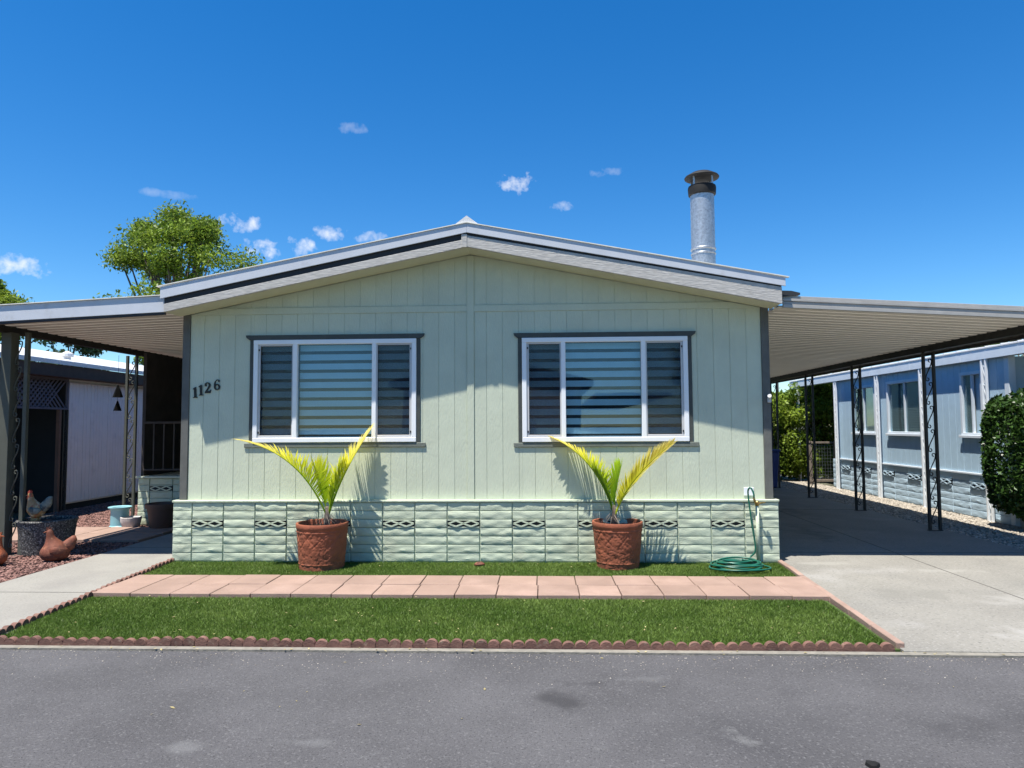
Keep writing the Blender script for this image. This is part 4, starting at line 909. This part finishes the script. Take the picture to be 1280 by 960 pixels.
tree('yellow green tree rising behind the blue house roof', 12.6, 19.5, 4.35, 1.6, 'leaf_yellow', 22, 12000, .10, .66, seed=21)
tree('green tree above the blue house roof near the shrub', 20.6, 20, 5.8, 2.5, 'leaf_mid', 26, 15000, .12, .64, seed=25)
tree('dark green tree at the end of the hedge', 6.2, 18.5, 2.9, 1.3, 'leaf_mid', 18, 9000, .1, .6, seed=28)

# ------------------------------------------------------------------ back of the driveway
FE = thing('wooden_fence', 'weathered low wooden fence panel closing the gravel strip', 'fence', (0, 0, 0))
for x, wd in ((8.36, .05), (9.06, .045), (9.30, .10)): B(x-wd, x+wd, 11.0, 11.0+wd*1.6, -.03, 1.19, .006).build('fence_post', 'wood_old', FE)
B(8.30, 9.02, 10.99, 11.04, 1.12, 1.17, .005).build('fence_rail', 'wood_old', FE); B(8.30, 9.02, 10.99, 11.04, .06, .13, .005).build('fence_rail', 'wood_old', FE)
fw_ = MB()
for i in range(9): fw_.box(8.38+i*.075, 8.384+i*.075, 11.012, 11.016, .13, 1.12)
for i in range(11): fw_.box(8.36, 9.02, 11.018, 11.022, .16+i*.09, .164+i*.09)
fw_.build('wire_mesh', 'galv', FE)
bn = thing('recycling_bin', 'blue wheeled recycling bin at the rear corner of the house', 'bin', (6.58, 9.3, -.004))
MB().add([(x*s, y*s, z) for z, s in ((.08, .8), (.98, 1.0)) for x, y in ((-.26, -.29), (.26, -.29), (.26, .29), (-.26, .29))], [(3, 2, 1, 0), (4, 5, 6, 7), (0, 1, 5, 4), (1, 2, 6, 5), (2, 3, 7, 6), (3, 0, 4, 7)]).build('bin_body', 'bin_blue', bn, bevel=.02)
MB().box(-.285, .285, -.32, .33, .982, 1.035, .015).build('lid', 'bin_blue', bn)
for s in (-1, 1): MB().tube([(s*.2, .24, .10), (s*.26, .24, .10)], .10, 16).build('wheel', 'black_metal', bn)
ut = thing('utility_pole', 'thin dark utility pole far behind the carport', 'pole', (15.2, 34, 0)); MB().tube([(0, 0, 0), (0, 0, 5.2)], [.12, .09], 8).build('pole_shaft', 'bark', ut); 

# ------------------------------------------------------------------ across the street (seen mirrored in the panes)
AC = thing('opposite_home', 'tan low-gabled home on the far side of the street', 'house')
B(-3.8, 2.2, -30, -14.5, .0, 3.0).build('wall', 'wall_tan', AC)
MB().prism([(-4.2, 2.95), (-.8, 3.75), (2.6, 2.95), (2.6, 3.15), (-.8, 4.0), (-4.2, 3.15)], 'y', -30.4, -14.0).build('roof', 'roof_grey', AC)
B(2.72, 5.2, -30, -14.3, 2.6, 2.72).build('awning', 'roof_grey', AC)
for x in (-3.3, -.3): B(x, x+1.8, -14.5, -14.46, 1.3, 2.4).build('window', 'vinyl', AC)
tree('bushy green tree on the far side of the street', 8.5, -22, 6.2, 2.4, 'leaf_mid', 22, 12000, .12, .62, seed=41)
tree('rounded tree beside the tan home across the street', -21, -24, 6.8, 2.6, 'leaf_mid', 22, 12000, .12, .62, seed=44)

# ------------------------------------------------------------------ litter
def litter(name, label, pts, size, m):
    n = len(pts); a = rng.uniform(0, 6.28, n); s = size*rng.uniform(.5, 1.4, n); d = np.stack([np.cos(a), np.sin(a), rng.uniform(-.3, .3, n)], 1)*s[:, None]; e = np.stack([-np.sin(a), np.cos(a), rng.uniform(-.3, .3, n)], 1)*s[:, None]*.45
    V = np.stack([pts-d, pts+e, pts+d, pts-e], 1).reshape(-1, 3); tag(stuff(link(name, np_mesh(name, V, np.arange(4*n).reshape(-1, 4), m))), label, 'leaves')
p1 = np.concatenate([scatter_rect(90, -3.4, 3.4, -3.25, -1.9, .022), scatter_rect(45, -3.6, 3.6, -.93, -.12, .02)])
litter('fallen_leaves', 'scattered small dry leaves lying on the turf', p1, .012, 'dry_leaf')
p2 = np.concatenate([scatter_rect(90, -6, 6, -3.46, -3.37, -.005), scatter_rect(45, -6, 6, -6.5, -3.5, -.022)])
litter('fallen_leaves', 'pale dry leaf scraps along the street edge', p2, .013, 'dry_leaf')
p = np.stack([rng.uniform(-7, 7, 1500), -3.43-rng.exponential(.16, 1500), np.full(1500, -.027)], 1)
tag(stuff(link('road_grit', scatter_mesh('road_grit', p, ICO_V, ICO_F, rng.uniform(.0018, .0055, len(p)), 'gravel_stone'))), 'fine pale grit gathered along the street edge', 'grit')
tag(MB().lathe([(.008, 0), (.034, .004), (.03, .018), (.008, .024)], 9, 0, 0, lambda a, z, r: .006*math.sin(3*a+1)).build('tar_lump', 'soot'), 'small dark lump lying on the asphalt street', 'lump').location = (2.53, -5.07, -.03)
